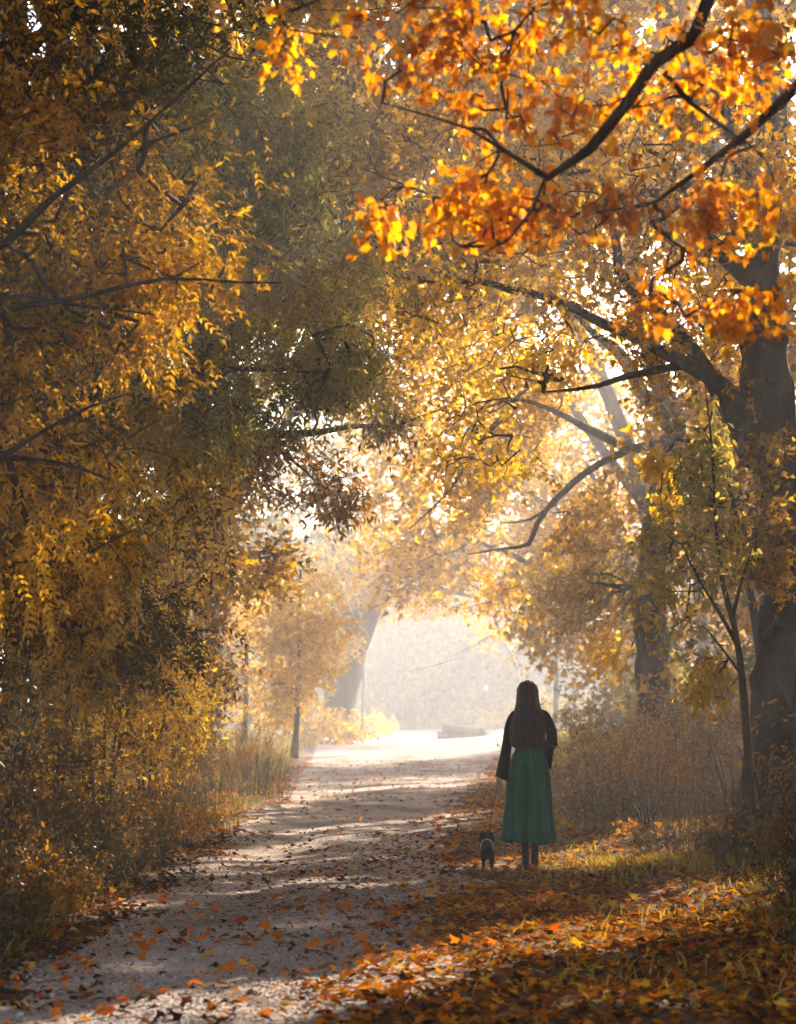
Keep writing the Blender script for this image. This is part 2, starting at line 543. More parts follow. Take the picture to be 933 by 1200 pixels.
def spray(P, D, per, kind, size, spread, droop):
    """leaf bases, directions, normals and sizes for twigs that end at P and point along D"""
    n = len(P)
    i = np.repeat(np.arange(n), per)
    d = unit(D[i] + rnd(len(i)) * .35)
    u = rng.uniform(-.4, 1.0, (len(i), 1))
    base = P[i] + D[i] * u * spread + rnd(len(i)) * spread * .38
    x = unit(d * .6 + rnd(len(i)) * .8 + np.array([0, 0, -droop]))
    if kind != 'ash':
        nn = unit(np.array([0, 0, .8]) + rnd(len(i)) * .85)
        nn = nn - x * (nn * x).sum(1, keepdims=True)
        sz = size * rng.uniform(.6, 1.25, len(i))
        return base, x, unit(nn), sz, i
    k = 9
    L = size * 3.6 * rng.uniform(.8, 1.2, len(i))
    side = unit(np.cross(x, np.array([[0, 0, 1.]]) + rnd(len(i)) * .5))
    j = np.tile(np.arange(k), len(i))
    I = np.repeat(np.arange(len(i)), k)
    t = (.28 + .72 * (j // 2 + (j == 8) * 0) / 4.0)
    sg = np.where(j == 8, 0.0, np.where(j % 2 == 0, 1.0, -1.0))
    pos = base[I] + x[I] * (L[I] * t)[:, None] + np.array([0, 0, -1.]) * (L[I] * t * t * .25)[:, None]
    xx = unit(x[I] * .75 + side[I] * sg[:, None] * .85 + np.array([0, 0, -.25]) + rnd(len(I)) * .15)
    up = unit(np.cross(side[I], x[I])); up = up * np.sign(up[:, 2:3] + 1e-6)
    nn = unit(up + rnd(len(I)) * .3)
    nn = nn - xx * (nn * xx).sum(1, keepdims=True)
    return pos, xx, unit(nn), size * rng.uniform(.75, 1.2, len(I)), i[I]


LEAVES = [0]


def foliage(name, P, D, parent, m, per=8, kind='maple_s', size=.1, spread=.3, droop=.4, tint0=.5, tvar=.5, gaps=True, dens=None):
    b, x, nn, sz, i = spray(P, D, per, 'ash' if kind == 'ash' else kind, size, spread, droop)
    tp = 'leaf4' if kind == 'ash' else kind
    if gaps:
        k = ~lit_gap(b)
        b, x, nn, sz, i = b[k], x[k], nn[k], sz[k], i[k]
    cl = noise(P, .9, 41)[i]
    tint = np.clip(tint0 + (cl - .5) * tvar * 1.4 + rng.normal(0, .16, len(b)), 0.02, .98)
    V, T, nt = place_leaves(tp, b, x, nn, sz)
    LEAVES[0] += len(T)
    o = obj(name, mesh_np(name, V, T, m, np.repeat(tint, nt)), parent)
    o['kind'] = 'stuff'
    return o


# ------------------------------------------------------------------ growing a tree
def blob_points(c, r, n, seed=0, gap=.42, gs=None):
    """points in a lumpy ellipsoid, thinned by noise so that gaps stay open"""
    c = np.asarray(c, float); r = np.asarray(r, float)
    out = []
    tot = 0
    gs = gs or 1.3 / r.mean()
    while tot < n:
        q = rng.normal(size=(n * 3, 3)); q = unit(q) * (rng.uniform(0, 1, (n * 3, 1)) ** .42)
        q *= .78 + .5 * noise(unit(q) + c, 2.2, seed + 3)[:, None]
        p = c + q * r
        p = p[noise(p, gs * 1.5, seed + 7) > gap]
        p = p[p[:, 2] > .12]
        out.append(p); tot += len(p)
    return np.vstack(out)[:n]


def grow(limbs, pts, step=.35, tip=.004):
    """limbs: list of (points, radii) already resampled; pts: twig ends. Returns node arrays."""
    N = []; par = []; R = []; fixed = []
    for P, r in limbs:
        base = len(N)
        for q in range(len(P)):
            N.append(P[q]); par.append(base + q - 1 if q else -1); R.append(r[q]); fixed.append(True)
    nl = len(N)
    cap = nl + len(pts) * 12 + 10
    A = np.zeros((cap, 3)); A[:nl] = N
    root = A[0]
    d0 = np.min(np.linalg.norm(pts[:, None] - A[None, :nl], axis=2), axis=1) if nl * len(pts) < 4e6 else np.linalg.norm(pts - root, axis=1)
    order = np.argsort(d0)
    n = nl
    par = list(par)
    tips = np.zeros(len(pts), int)
    for k in order:
        p = pts[k]
        v = A[:n] - p
        d = np.einsum('ij,ij->i', v, v)
        j = int(np.argmin(d)); dist = math.sqrt(d[j])
        m_ = max(1, min(8, int(math.ceil(dist / step))))
        a = A[j]
        g = a - A[par[j]] if par[j] >= 0 else np.array([0, 0, 1.])
        g = g / (np.linalg.norm(g) + 1e-9)
        c1 = a + g * dist * .35
        last = j
        for q in range(1, m_ + 1):
            t = q / m_
            w = (1 - t) ** 2 * a + 2 * t * (1 - t) * c1 + t * t * p
            if q < m_: w = w + rng.normal(0, .03, 3) * dist * .6
            A[n] = w; par.append(last); last = n; n += 1
        tips[k] = last
    A = A[:n]; par = np.array(par)
    cnt = np.zeros(n); cnt[tips] = 1
    for q in range(n - 1, nl - 1, -1):
        cnt[par[q]] += cnt[q]
    rad = tip * np.maximum(cnt, 1) ** .45
    D = unit(A[tips] - A[np.maximum(par[tips], 0)] + 1e-6)
    return A, par, rad, nl, tips, D


def resample(pts, rad, step):
    pts = np.asarray(pts, float)
    L = np.linalg.norm(np.diff(pts, axis=0), axis=1).sum()
    n = max(4, int(L / step))
    Z4 = catmull(np.c_[pts, np.asarray(rad, float)], n)
    return Z4[:, :3], np.maximum(Z4[:, 3], .004)


def plant(name, label, cat, trunk, trad, limbs, blobs, m_leaf, m_bark, kind='maple_s', size=.1, per=8, spread=.35, droop=.4,
          tint=.5, tvar=.5, group=None, step=.35, tip=.0032, k=12, twigs=True, flare=.5, gaps=True, min_r=0.0, crown='foliage', bark_rough=.25):
    base = np.array(trunk[0], float)
    root = empty(name, base, label, cat, group)
    TP, TR = resample(trunk, trad, .3 if base[1] > 45 or k < 12 else .14)
    mb = MB().tube(TP, TR, k=k, rough=bark_rough, flare=flare)
    mb.build('trunk', m_bark, root)
    sk = [(TP, TR)]
    for lp, lr in limbs:
        lp = list(lp)
        P_, R_ = resample(lp, lr, .22)
        P_ = P_ + (np.c_[noise(P_, 2.1, 51), noise(P_, 2.1, 52), noise(P_, 2.1, 53)] - .5) * .10 * np.linspace(0, 1, len(P_))[:, None]
        MB().tube(P_, R_, k=8, rough=.22).build('branch', m_bark, root)
        sk.append((P_, R_))
    allp = []; sets = []
    for bi, b in enumerate(blobs):
        c, r, n = b[:3]
        o = b[3] if len(b) > 3 else {}
        p = blob_points(c, r, n, seed=bi + len(name), gap=o.get('gap', .42), gs=o.get('gs'))
        sets.append((len(p), o)); allp.append(p)
    if not allp:
        return root
    pts = np.vstack(allp)
    A, par, rad, nl, tips, D = grow(sk, pts, step, tip)
    if twigs:
        e = np.arange(nl, len(A))
        if gaps: e = e[~(lit_gap(A[e]) & (rad[e] < .03))]
        cr = rad[e]; pr = np.where(par[e] < nl, cr, rad[par[e]])
        if min_r: cr = np.maximum(cr, min_r); pr = np.maximum(pr, min_r)
        V, Qd = edge_tubes(A[par[e]], A[e], pr, cr, 3)
        t = obj('twigs', mesh_np('twigs', V, None, m_bark if twigs == 'bark' else M['twig'], quads=Qd), root)
        t['kind'] = 'stuff'
    s0 = 0
    for n, o in sets:
        foliage(o.get('crown', crown), pts[s0:s0 + n], D[s0:s0 + n], root, o.get('m', m_leaf), o.get('per', per), o.get('kind', kind), o.get('size', size),
                o.get('spread', spread), o.get('droop', droop), o.get('tint', tint), o.get('tvar', tvar), gaps)
        s0 += n
    return root

# ------------------------------------------------------------------ trees on the left
plant('ash_tree', 'nearest ash tree on the left, its dark and golden compound leaves filling the left edge', 'tree',
      [(-4.6, 13.5, .2), (-4.5, 13.4, 2), (-4.3, 13.6, 4.5), (-4.4, 13.8, 7.5), (-4.2, 14, 10)], [.30, .22, .19, .14, .05],
      [([(-4.35, 13.5, 3.6), at(-60, 380, 12.3), at(80, 350, 11.9), at(210, 328, 11.8), at(330, 330, 11.8)], [.06, .030, .018, .011, .005]),
       ([(-4.3, 13.6, 4.4), at(-80, 400, 12), at(0, 350, 11.7), at(90, 358, 11.7), at(180, 372, 11.8)], [.05, .022, .014, .009, .004]),
       ([(-4.3, 13.6, 4.8), at(-40, 300, 12.4), at(60, 235, 12), at(170, 150, 12), at(270, 60, 12.2)], [.07, .034, .021, .013, .006]),
       ([(-4.4, 13.6, 3.0), at(-60, 560, 12.3), at(60, 500, 11.9), at(150, 460, 11.9)], [.05, .025, .013, .006]),
       ([(-4.4, 13.7, 6.5), at(0, 60, 13.4), at(150, -60, 13.6), at(330, -120, 13.6)], [.1, .06, .035, .015])],
      [(at(60, 300, 13.2), (1.05, 1.3, 1.3), 480), (at(130, 110, 13.8), (1.15, 1.3, 1.0), 420, dict(tint=.30)), (at(110, 200, 12.9), (1.0, .9, 1.2), 110, dict(kind='leaf4', size=.066, per=11, tint=.55)),
       (at(40, 560, 13.2), (.95, 1.2, 1.2), 420), (at(190, 330, 13), (.5, .8, .7), 130, dict(tint=.62)),
       (at(-250, 200, 13.6), (1.4, 1.4, 2.4), 220), (at(250, -220, 14), (2.0, 1.6, 1.2), 200),
       (at(130, 700, 13.6), (.5, .9, .55), 130, dict(tint=.35))],
      M['ash_leaf'], M['bark'], kind='ash', size=.053, per=5, spread=.24, droop=.45, tint=.50, tvar=1.0)

plant('ash_tree', 'grey green feathery ash tree leaning over the path behind the dark left one', 'tree',
      [(-4.9, 20.5, .3), (-4.8, 20.5, 3), (-4.2, 20.6, 6), (-3.9, 20.8, 10)], [.32, .26, .2, .08],
      [([(-4.6, 20.5, 4.2), at(60, 480, 20.3), at(150, 446, 20.2), at(260, 432, 20.1), at(395, 441, 20)], [.11, .07, .045, .028, .010]),
       ([(-4.4, 20.5, 5.2), at(80, 330, 20.6), at(220, 270, 20.8), at(360, 250, 21)], [.1, .06, .03, .012]),
       ([(-4.0, 20.7, 7.4), at(120, 100, 20.8), at(260, 40, 21), at(380, 0, 21)], [.1, .06, .03, .012])],
      [(at(320, 330, 20.6), (1.15, 1.2, 1.35), 400), (at(400, 430, 20.8), (.6, .9, .45), 130), (at(290, 130, 21), (1.25, 1.3, 1.1), 330, dict(tint=.55)),
       (at(190, 470, 20.6), (1.0, 1.2, .6), 220, dict(tint=.45)), (at(120, 300, 21), (1.3, 1.2, 1.8), 220), (at(300, -160, 21), (2.4, 2.0, 1.6), 200)],
      M['olive_leaf'], M['bark'], kind='ash', size=.070, per=5, spread=.32, droop=.7, tint=.56, tvar=.9)

plant('oak_tree', 'oak reaching a low branch of small brown leaves over the left of the path', 'tree',
      [(-4.6, 25, .3), (-4.5, 25, 3), (-4.5, 25, 6), (-4.3, 25, 10)], [.3, .24, .2, .1],
      [([(-4.5, 25, 3.9), at(150, 500, 24.6), at(225, 494, 24.3), at(300, 512, 24), at(390, 502, 23.8), at(470, 496, 23.6), at(520, 480, 23.4)], [.12, .09, .07, .055, .035, .02, .01]),
       ([at(285, 508, 24.1), at(330, 530, 24), at(370, 570, 23.8)], [.04, .025, .01])],
      [(at(350, 555, 24), (.75, .7, .42), 110, dict(gap=.5)), (at(395, 590, 24), (.3, .5, .22), 40, dict(gap=.5)), (at(470, 500, 23.6), (.45, .6, .32), 70, dict(gap=.5)), (at(280, 520, 24), (.6, .7, .35), 90, dict(gap=.48)),
       (at(400, 420, 24.5), (1.3, 1.2, .7), 110), (at(420, 170, 25), (1.2, 1.2, 1.2), 260, dict(tint=.35)), (at(400, -100, 26), (3, 2.5, 1.6), 160)],
      M['oak_leaf'], M['bark'], kind='leaf4', size=.10, per=9, spread=.22, droop=.4, tint=.5, tvar=.4)

plant('broadleaf_tree', 'tall golden tree behind the ashes on the left with a bright yellow lower crown', 'tree',
      [(-5.6, 33, .4), (-5.5, 33, 4), (-5.3, 33, 9), (-5.1, 33, 14)], [.4, .33, .25, .1],
      [([(-5.4, 33, 5), at(180, 520, 32), at(260, 600, 31)], [.12, .07, .03]), ([(-5.3, 33, 8), at(230, 350, 33), at(330, 330, 33)], [.12, .08, .03])],
      [(at(150, 250, 34), (3.0, 2.4, 4.4), 700, dict(m=M['far_leaf'])), (at(240, 640, 31), (.95, 1.2, 1.0), 340, dict(tint=.6)), (at(255, 560, 32), (.8, 1.2, .8), 160),
       (at(320, 660, 33), (.45, .8, .5), 60, dict(tint=.35)), (at(120, 620, 32), (2.0, 1.8, 2.4), 300, dict(m=M['far_leaf'], tint=.6))],
      M['gold_leaf'], M['bark'], size=.13, per=9, spread=.32, tint=.5, tvar=.5)

for (px, Y_, wid, hgt, lab, tn, n, mm, tpx) in [
        (352, 58, 1.45, 5.4, 'apricot coloured young tree half lost in the mist left of the path', .62, 520, 'apricot_leaf', 345),
        (290, 66, 2.0, 6.6, 'misty ochre tree behind the apricot one at the far left', .4, 330, 'apricot_leaf', 285)]:
    c = at(px, 755, Y_); t = at(tpx, 755, Y_)
    plant('broadleaf_tree', lab, 'tree', [(t[0], Y_, .1), (t[0] + .1, Y_, 1.6), (c[0], Y_, hgt)], [.10, .08, .03], [],
          [(np.array([c[0], Y_, hgt * .66]), (wid, wid, hgt * .34), n, dict(gap=.33)), (np.array([c[0] + .2, Y_, hgt * .30]), (wid * .85, wid, hgt * .22), n // 2, dict(gap=.3))],
          M[mm], M['bark'], size=.15, per=10, spread=.3, tint=tn, tvar=.4, flare=.2)

# big misty trunk bending right
T_ = 95
plant('broadleaf_tree', 'large tree with a thick grey trunk bending right, faint in the mist', 'tree',
      [(at(392, 868, T_)[0], T_, .2), at(398, 820, T_), at(414, 760, T_), at(440, 700, T_ - 1), at(480, 640, T_ - 2), at(500, 560, T_ - 2)], [.92, .74, .66, .54, .42, .24],
      [([at(414, 760, T_), at(395, 690, T_), at(400, 600, T_), at(380, 500, T_)], [.5, .4, .3, .1]),
       ([at(440, 700, T_ - 1), at(500, 690, T_ - 3), at(560, 700, T_ - 5)], [.25, .16, .05])],
      [(at(430, 665, T_ - 3), (3.4, 2.4, 1.8), 480, dict(gap=.34)), (at(385, 545, T_ - 2), (4.2, 2.8, 1.8), 200, dict(m=M['far_leaf'], tint=.45)), (at(500, 690, T_ - 3), (2.8, 1.8, 1.3), 260), (at(392, 745, T_ - 5), (1.3, 1.2, 1.2), 130, dict(gap=.3)), (at(400, 520, T_), (4, 3, 2.6), 300, dict(tint=.3))],
      M['apricot_leaf'], M['bark'], size=.20, per=9, spread=.45, tint=.6, tvar=.4, k=14, flare=.15)

# ------------------------------------------------------------------ trees on the right
plant('broadleaf_tree', 'dark thick trunked tree at the right edge arching its boughs left over the woman', 'tree',
      [(3.72, 20, .1), at(906, 850, 20), at(925, 690, 20), at(926, 600, 20), at(905, 490, 20), at(893, 330, 20.2), at(905, 150, 20.4), at(880, -60, 20.8), at(860, -300, 21)],
      [.36, .26, .24, .24, .25, .18, .14, .11, .06],
      [([at(905, 520, 20), at(850, 455, 20.5), at(800, 425, 21), at(725, 388, 21.7), at(650, 352, 22.3), at(560, 333, 22.9), at(500, 330, 23.1), at(450, 318, 23.2)], [.11, .085, .075, .062, .05, .034, .022, .010]),
       ([at(800, 428, 21), at(740, 440, 21.2), at(690, 458, 21.4), at(640, 462, 21.6)], [.05, .035, .022, .01]),
       ([at(895, 340, 20.2), at(840, 290, 20.8), at(780, 230, 21.5), at(700, 240, 22), at(610, 300, 22)], [.11, .085, .06, .03, .012]),
       ([at(893, 330, 20.2), at(880, 230, 20), at(868, 180, 19.8), at(830, 90, 19.6)], [.13, .14, .09, .04]),
       ([at(880, 540, 20.2), at(850, 475, 21), at(800, 395, 21.5), at(730, 330, 22), at(722, 285, 22), at(700, 200, 22.5)], [.10, .09, .075, .06, .045, .02])],
      [(at(660, 400, 22.2), (1.9, 1.4, .8), 560), (at(540, 330, 23), (1.2, 1.0, .8), 260), (at(810, 320, 21.3), (1.2, 1.2, 1.2), 260, dict(tint=.5)),
       (at(700, 200, 22.3), (1.7, 1.4, 1.2), 380, dict(tint=.42)), (at(540, 200, 23), (1.1, 1.1, 1.0), 200, dict(tint=.4)), (at(850, 130, 20.6), (1.2, 1.2, 1.2), 220, dict(tint=.36)),
       (at(640, -150, 22), (4.0, 2.6, 1.8), 420, dict(size=.15)), (at(1150, 200, 21.5), (1.8, 2.2, 3.0), 320, dict(size=.14)),
       (at(900, 690, 18.7), (.36, .3, .75), 260, dict(tint=.5)), (at(915, 540, 18.9), (.3, .3, .4), 90, dict(tint=.5)), (at(905, 230, 19.0), (.35, .3, .9), 170, dict(tint=.45)), (at(900, 430, 19.4), (.4, .4, .35), 60, dict(tint=.5)), (at(560, 520, 22.5), (.9, .8, .45), 110)],
      M['gold_leaf'], M['bark'], size=.082, per=9, spread=.26, tint=.5, tvar=.7, k=30, bark_rough=.45)

plant('broadleaf_tree', 'hazy tree behind the brush on the right with crooked drooping boughs', 'tree',
      [(5.35, 42, .3), at(768, 830, 42), at(762, 740, 42), at(764, 665, 42), at(775, 590, 42), at(792, 508, 42), at(770, 440, 42), at(745, 330, 42), at(740, 150, 42), at(740, -100, 42)],
      [.52, .36, .33, .31, .28, .24, .2, .16, .12, .06],
      [([at(790, 505, 42), at(757, 465, 41.5), at(725, 412, 41), at(702, 396, 41), at(660, 350, 41)], [.17, .15, .12, .09, .03]),
       ([at(784, 514, 41.8), at(742, 526, 41), at(700, 508, 40.5), at(655, 485, 40), at(600, 470, 40), at(520, 500, 40)], [.13, .11, .09, .055, .035, .015]),
       ([at(738, 527, 41), at(700, 545, 40.8), at(664, 572, 40.5), at(634, 606, 40.2), at(620, 636, 40), at(600, 642, 40), at(548, 650, 40)], [.085, .075, .065, .055, .045, .032, .012]),
       ([at(650, 590, 40.4), at(620, 608, 40.4), at(585, 612, 40.4)], [.04, .025, .012]),
       ([at(590, 488, 40), at(560, 520, 40), at(530, 570, 40), at(480, 620, 40)], [.06, .05, .03, .015]),
       ([at(764, 690, 42), at(735, 688, 41.6), at(700, 684, 41)], [.1, .07, .02])],
      [(at(560, 570, 41), (1.9, 1.6, 1.1), 340), (at(660, 610, 41), (1.5, 1.4, .8), 220), (at(640, 470, 42), (2.2, 1.8, 1.4), 420, dict(tint=.42)),
       (at(700, 300, 42.5), (3.0, 2.2, 2.2), 420, dict(tint=.4)), (at(540, 390, 43), (2.6, 1.8, 2.2), 420, dict(tint=.5)), (at(700, 690, 42), (1.5, 1.3, .9), 240, dict(m=M['far_leaf'], tint=.7)),
       (at(720, 760, 42), (.6, .8, .5), 60), (at(620, 690, 46), (2.2, 1.5, .7), 200, dict(tint=.65)), (at(840, 560, 42.5), (1.6, 1.6, 2.0), 300, dict(m=M['far_leaf'], tint=.65)), (at(650, 60, 43), (3.6, 2.4, 2.6), 400, dict(tint=.35)),
       (at(760, -300, 43), (5, 3, 3), 260, dict(size=.25))],
      M['gold_leaf'], M['bark'], size=.135, per=9, spread=.4, tint=.5, tvar=.5, k=14)

plant('broadleaf_tree', 'slender olive green young tree with a forked stem in front of the right edge trunk', 'tree',
      [(3.0, 17.4, .1), at(872, 820, 17.4), at(862, 740, 17.4), at(846, 680, 17.4), at(838, 600, 17.4), at(834, 520, 17.4), at(826, 450, 17.4)], [.042, .032, .026, .020, .014, .010, .005],
      [([at(864, 755, 17.4), at(845, 720, 17.4), at(822, 690, 17.3), at(800, 640, 17.2)], [.02, .015, .011, .006]),
       ([at(858, 725, 17.4), at(868, 690, 17.4), at(880, 640, 17.4)], [.018, .013, .006]),
       ([at(868, 790, 17.4), at(845, 760, 17.4), at(825, 735, 17.4)], [.014, .010, .005])],
      [(at(832, 530, 17.5), (.40, .45, .62), 230), (at(825, 640, 17.5), (.55, .5, .42), 150), (at(885, 600, 17.4), (.40, .4, .5), 130, dict(m=M['gold_leaf'], tint=.35)),
       (at(832, 800, 17.6), (.22, .3, .24), 70, dict(m=M['gold_leaf'], tint=.7)), (at(790, 700, 17.6), (.4, .4, .5), 60)],
      M['olive_leaf'], M['twig'], kind='leaf4', size=.07, per=8, spread=.16, droop=.7, tint=.62, tvar=.4, tip=.002, k=8, flare=.2, bark_rough=.1)

plant('broadleaf_tree', 'small tree hanging a tapering spray of bright yellow leaves on the right', 'tree',
      [(4.3, 24, .2), (4.25, 24, 2.0), at(850, 560, 24), at(815, 500, 24)], [.07, .06, .04, .02],
      [([at(850, 560, 24), at(810, 515, 24), at(782, 525, 24), at(775, 570, 24), at(777, 610, 24)], [.03, .02, .014, .01, .004])],
      [(at(772, 548, 24), (.26, .25, .2), 70), (at(779, 590, 24), (.14, .15, .28), 45)],
      M['yellow_leaf'], M['twig'], kind='maple_s', size=.075, per=9, spread=.09, droop=.9, tint=.6, tvar=.3, tip=.002, k=7, flare=.1, bark_rough=.1)

# ------------------------------------------------------------------ misty trees far down the path
far = [
    # crown px, trunk px, distance, crown height, top, half width, half height
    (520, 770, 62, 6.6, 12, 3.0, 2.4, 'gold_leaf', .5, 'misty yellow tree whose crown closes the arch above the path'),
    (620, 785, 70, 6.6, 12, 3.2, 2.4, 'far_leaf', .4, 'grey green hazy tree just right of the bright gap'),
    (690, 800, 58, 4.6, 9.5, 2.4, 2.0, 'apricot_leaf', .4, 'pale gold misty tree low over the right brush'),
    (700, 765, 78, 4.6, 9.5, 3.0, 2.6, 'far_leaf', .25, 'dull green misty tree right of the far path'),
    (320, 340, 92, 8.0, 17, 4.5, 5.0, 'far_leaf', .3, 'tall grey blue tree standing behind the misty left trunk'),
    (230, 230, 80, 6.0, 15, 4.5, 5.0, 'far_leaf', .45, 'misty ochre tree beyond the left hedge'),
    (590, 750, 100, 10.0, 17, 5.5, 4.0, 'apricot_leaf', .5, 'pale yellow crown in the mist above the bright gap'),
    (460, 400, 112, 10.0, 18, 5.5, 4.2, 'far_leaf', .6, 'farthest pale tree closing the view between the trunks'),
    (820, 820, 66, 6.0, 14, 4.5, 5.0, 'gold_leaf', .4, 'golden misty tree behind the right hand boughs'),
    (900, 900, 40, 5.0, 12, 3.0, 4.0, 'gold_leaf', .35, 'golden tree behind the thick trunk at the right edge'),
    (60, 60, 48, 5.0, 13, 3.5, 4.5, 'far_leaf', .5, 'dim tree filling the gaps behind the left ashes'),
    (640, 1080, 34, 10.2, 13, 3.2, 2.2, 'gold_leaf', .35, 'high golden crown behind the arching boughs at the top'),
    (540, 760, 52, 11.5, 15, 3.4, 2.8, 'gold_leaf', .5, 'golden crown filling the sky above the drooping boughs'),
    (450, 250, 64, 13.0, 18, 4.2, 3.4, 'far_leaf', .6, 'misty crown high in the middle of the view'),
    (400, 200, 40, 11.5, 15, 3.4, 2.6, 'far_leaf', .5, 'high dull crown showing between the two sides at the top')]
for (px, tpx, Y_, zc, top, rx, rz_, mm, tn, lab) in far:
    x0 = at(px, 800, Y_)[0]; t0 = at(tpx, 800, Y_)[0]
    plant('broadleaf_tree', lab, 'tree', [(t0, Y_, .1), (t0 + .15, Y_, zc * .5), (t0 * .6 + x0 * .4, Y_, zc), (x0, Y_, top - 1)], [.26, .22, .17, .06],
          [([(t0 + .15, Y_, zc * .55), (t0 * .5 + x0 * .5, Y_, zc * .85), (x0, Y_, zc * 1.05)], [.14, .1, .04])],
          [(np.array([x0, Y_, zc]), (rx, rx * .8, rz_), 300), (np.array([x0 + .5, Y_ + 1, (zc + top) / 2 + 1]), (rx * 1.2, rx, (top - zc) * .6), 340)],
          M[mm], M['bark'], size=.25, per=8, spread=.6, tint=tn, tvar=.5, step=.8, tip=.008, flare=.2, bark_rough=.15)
for (px, Y_, lab, r_) in [(424, 116, 'thin faint trunk just right of the thick misty one', .07), (650, 96, 'faint slim trunk behind the woman', .13)]:
    x0 = at(px, 800, Y_)[0]
    plant('broadleaf_tree', lab + ', bare below its crown', 'tree', [(x0, Y_, .1), (x0 + .1, Y_, 5), (x0 - .1, Y_, 12)], [r_, r_ * .8, .05], [],
          [(np.array([x0, Y_, 12]), (3, 3, 3), 120)], M['far_leaf'], M['bark'], kind='leaf2', size=.4, per=7, spread=.7, tint=.5, step=1.0, tip=.01, flare=.1)
# sunlit bough bent over in the gap; its sunlight is painted as pale bark
plant('birch_tree', 'slender sunlit bough bent over in an arch inside the bright gap', 'tree',
      [(at(612, 838, 98)[0], 98, .1), at(604, 780, 98), at(580, 748, 98), at(552, 758, 98), at(525, 774, 98), at(500, 782, 98), at(470, 786, 98)], [.12, .11, .10, .09, .08, .06, .03], [],
      [(at(575, 745, 98), (2.0, 1.5, .6), 50)], M['apricot_leaf'], M['bark_sunlit'], size=.2, per=7, spread=.4, tint=.7, k=10, flare=.1, bark_rough=.1)
blk = at(543, 838, 106); blk[2] = .05
bt = empty('stone_block', blk, 'low pale stone block at the far end of the path in the mist', 'block')
MB().add(*tube([blk + [-1.1, 0, .35], blk + [1.1, 0, .3]], [.38, .38], k=4)).build('slab', M['bark_pale'], bt, smooth=False)
MB().add(*tube([blk + [-1.35, -.1, .05], blk + [1.35, -.1, .05]], [.3, .3], k=4)).build('plinth', M['bark_pale'], bt, smooth=False)
# the wood across the far end
for i, (px, Y_, w_, zz_) in enumerate([(330, 150, 9, 7), (420, 165, 8, 6), (500, 178, 9, 7.5), (575, 170, 8, 6.5), (650, 158, 9, 7.5), (740, 150, 9, 7), (240, 150, 10, 8), (850, 150, 10, 8)]):
    x0 = at(px, 800, Y_)[0]
    plant('broadleaf_tree', ['first', 'second', 'third', 'fourth', 'fifth', 'sixth', 'leftmost', 'rightmost'][i] + ' pale tree of the wood closing the far end of the path', 'tree',
          [(x0, Y_, .1), (x0 + .2, Y_, 5), (x0, Y_, 12)], [.3, .2, .08], [], [(np.array([x0, Y_, zz_]), (w_ * .62, 4, zz_ * .9), 620, dict(gap=.3)), (np.array([x0 + 1, Y_ + 2, 13]), (w_ * .7, 4, 4), 250), (np.array([x0, Y_ + 4, 1.6]), (w_ * .75, 3, 1.9), 330, dict(gap=.25))],
          M['far_leaf'], M['bark'], kind='leaf2', size=.85, per=8, spread=1.2, tint=.4, step=1.5, tip=.01, flare=.1, gaps=False)
# woods on both sides of the path that shade it (partly beyond the frame)
side = [(7.6, 15.5, 9), (8.5, 22, 11), (7.8, 29, 11), (11, 35, 13), (9.4, 43, 12), (14, 26, 14), (16, 44, 14), (19, 34, 15), (12.5, 54, 13), (12, 18, 11), (22, 50, 15),
        (-8, 12, 10), (-8.5, 19, 11), (-9, 28, 12), (-9.5, 40, 12), (-9, 52, 12), (12, 9, 12), (-6.5, 4, 10), (6.8, 4, 10), (17, 88, 13), (12.5, 76, 12), (10.5, 19, 12), (10.3, 25.5, 13), (12.5, 30.5, 13), (14, 37.5, 14), (7.4, 10.5, 9), (17, 30, 15)]  # later entries added to deepen the shade, mostly out of view
names = ['nearest right', 'second right', 'third right', 'tall right', 'hazy right', 'deep right', 'deep hazy right', 'tallest right', 'misty right', 'dark right', 'farthest deep right',
         'nearest left', 'second left', 'third left', 'hazy left', 'misty left', 'outer right', 'overhanging left', 'overhanging right', 'faint far right', 'fainter right', 'close set right', 'crowded right', 'inner deep right', 'broad right', 'low near right', 'high deep right']
for i, (x0, y0, hh) in enumerate(side):
    z0 = hz(x0, y0)
    bl_ = [(np.array([x0, y0, hh * .70]), (3.6, 3.6, hh * .34), 420)]
    if y0 > 8: bl_.append((np.array([x0, y0, hh * .33]), (2.8, 2.8, hh * .2), 130))
    top_ = max(hh - .6, 1.6 + .40 * (y0 + 4) + 1.2) if y0 < 26 else hh + 1
    if abs(x0) < 10: bl_.append((np.array([x0 * .40, y0, top_]), (4.8, 4.6, 1.3), 520 if y0 > 17 else 420, dict(gap=.30)))  # extra flat crown above the view, added to block light from overhead
    plant('broadleaf_tree', f'{names[i]} ochre tree of the wood that shades the path', 'tree',
          [(x0, y0, z0), (x0 + .2, y0, hh * .35), (x0 - .1, y0, hh * .65), (x0, y0, hh)], [.26, .22, .17, .06], [],
          bl_, M['gold_leaf'], M['bark'], kind='leaf2', size=.30 if i in (0, 1, 2) else .46, per=16 if i in (0, 1, 2) else 9, spread=.5, tint=.35, step=1.5, tip=.006, flare=.25)

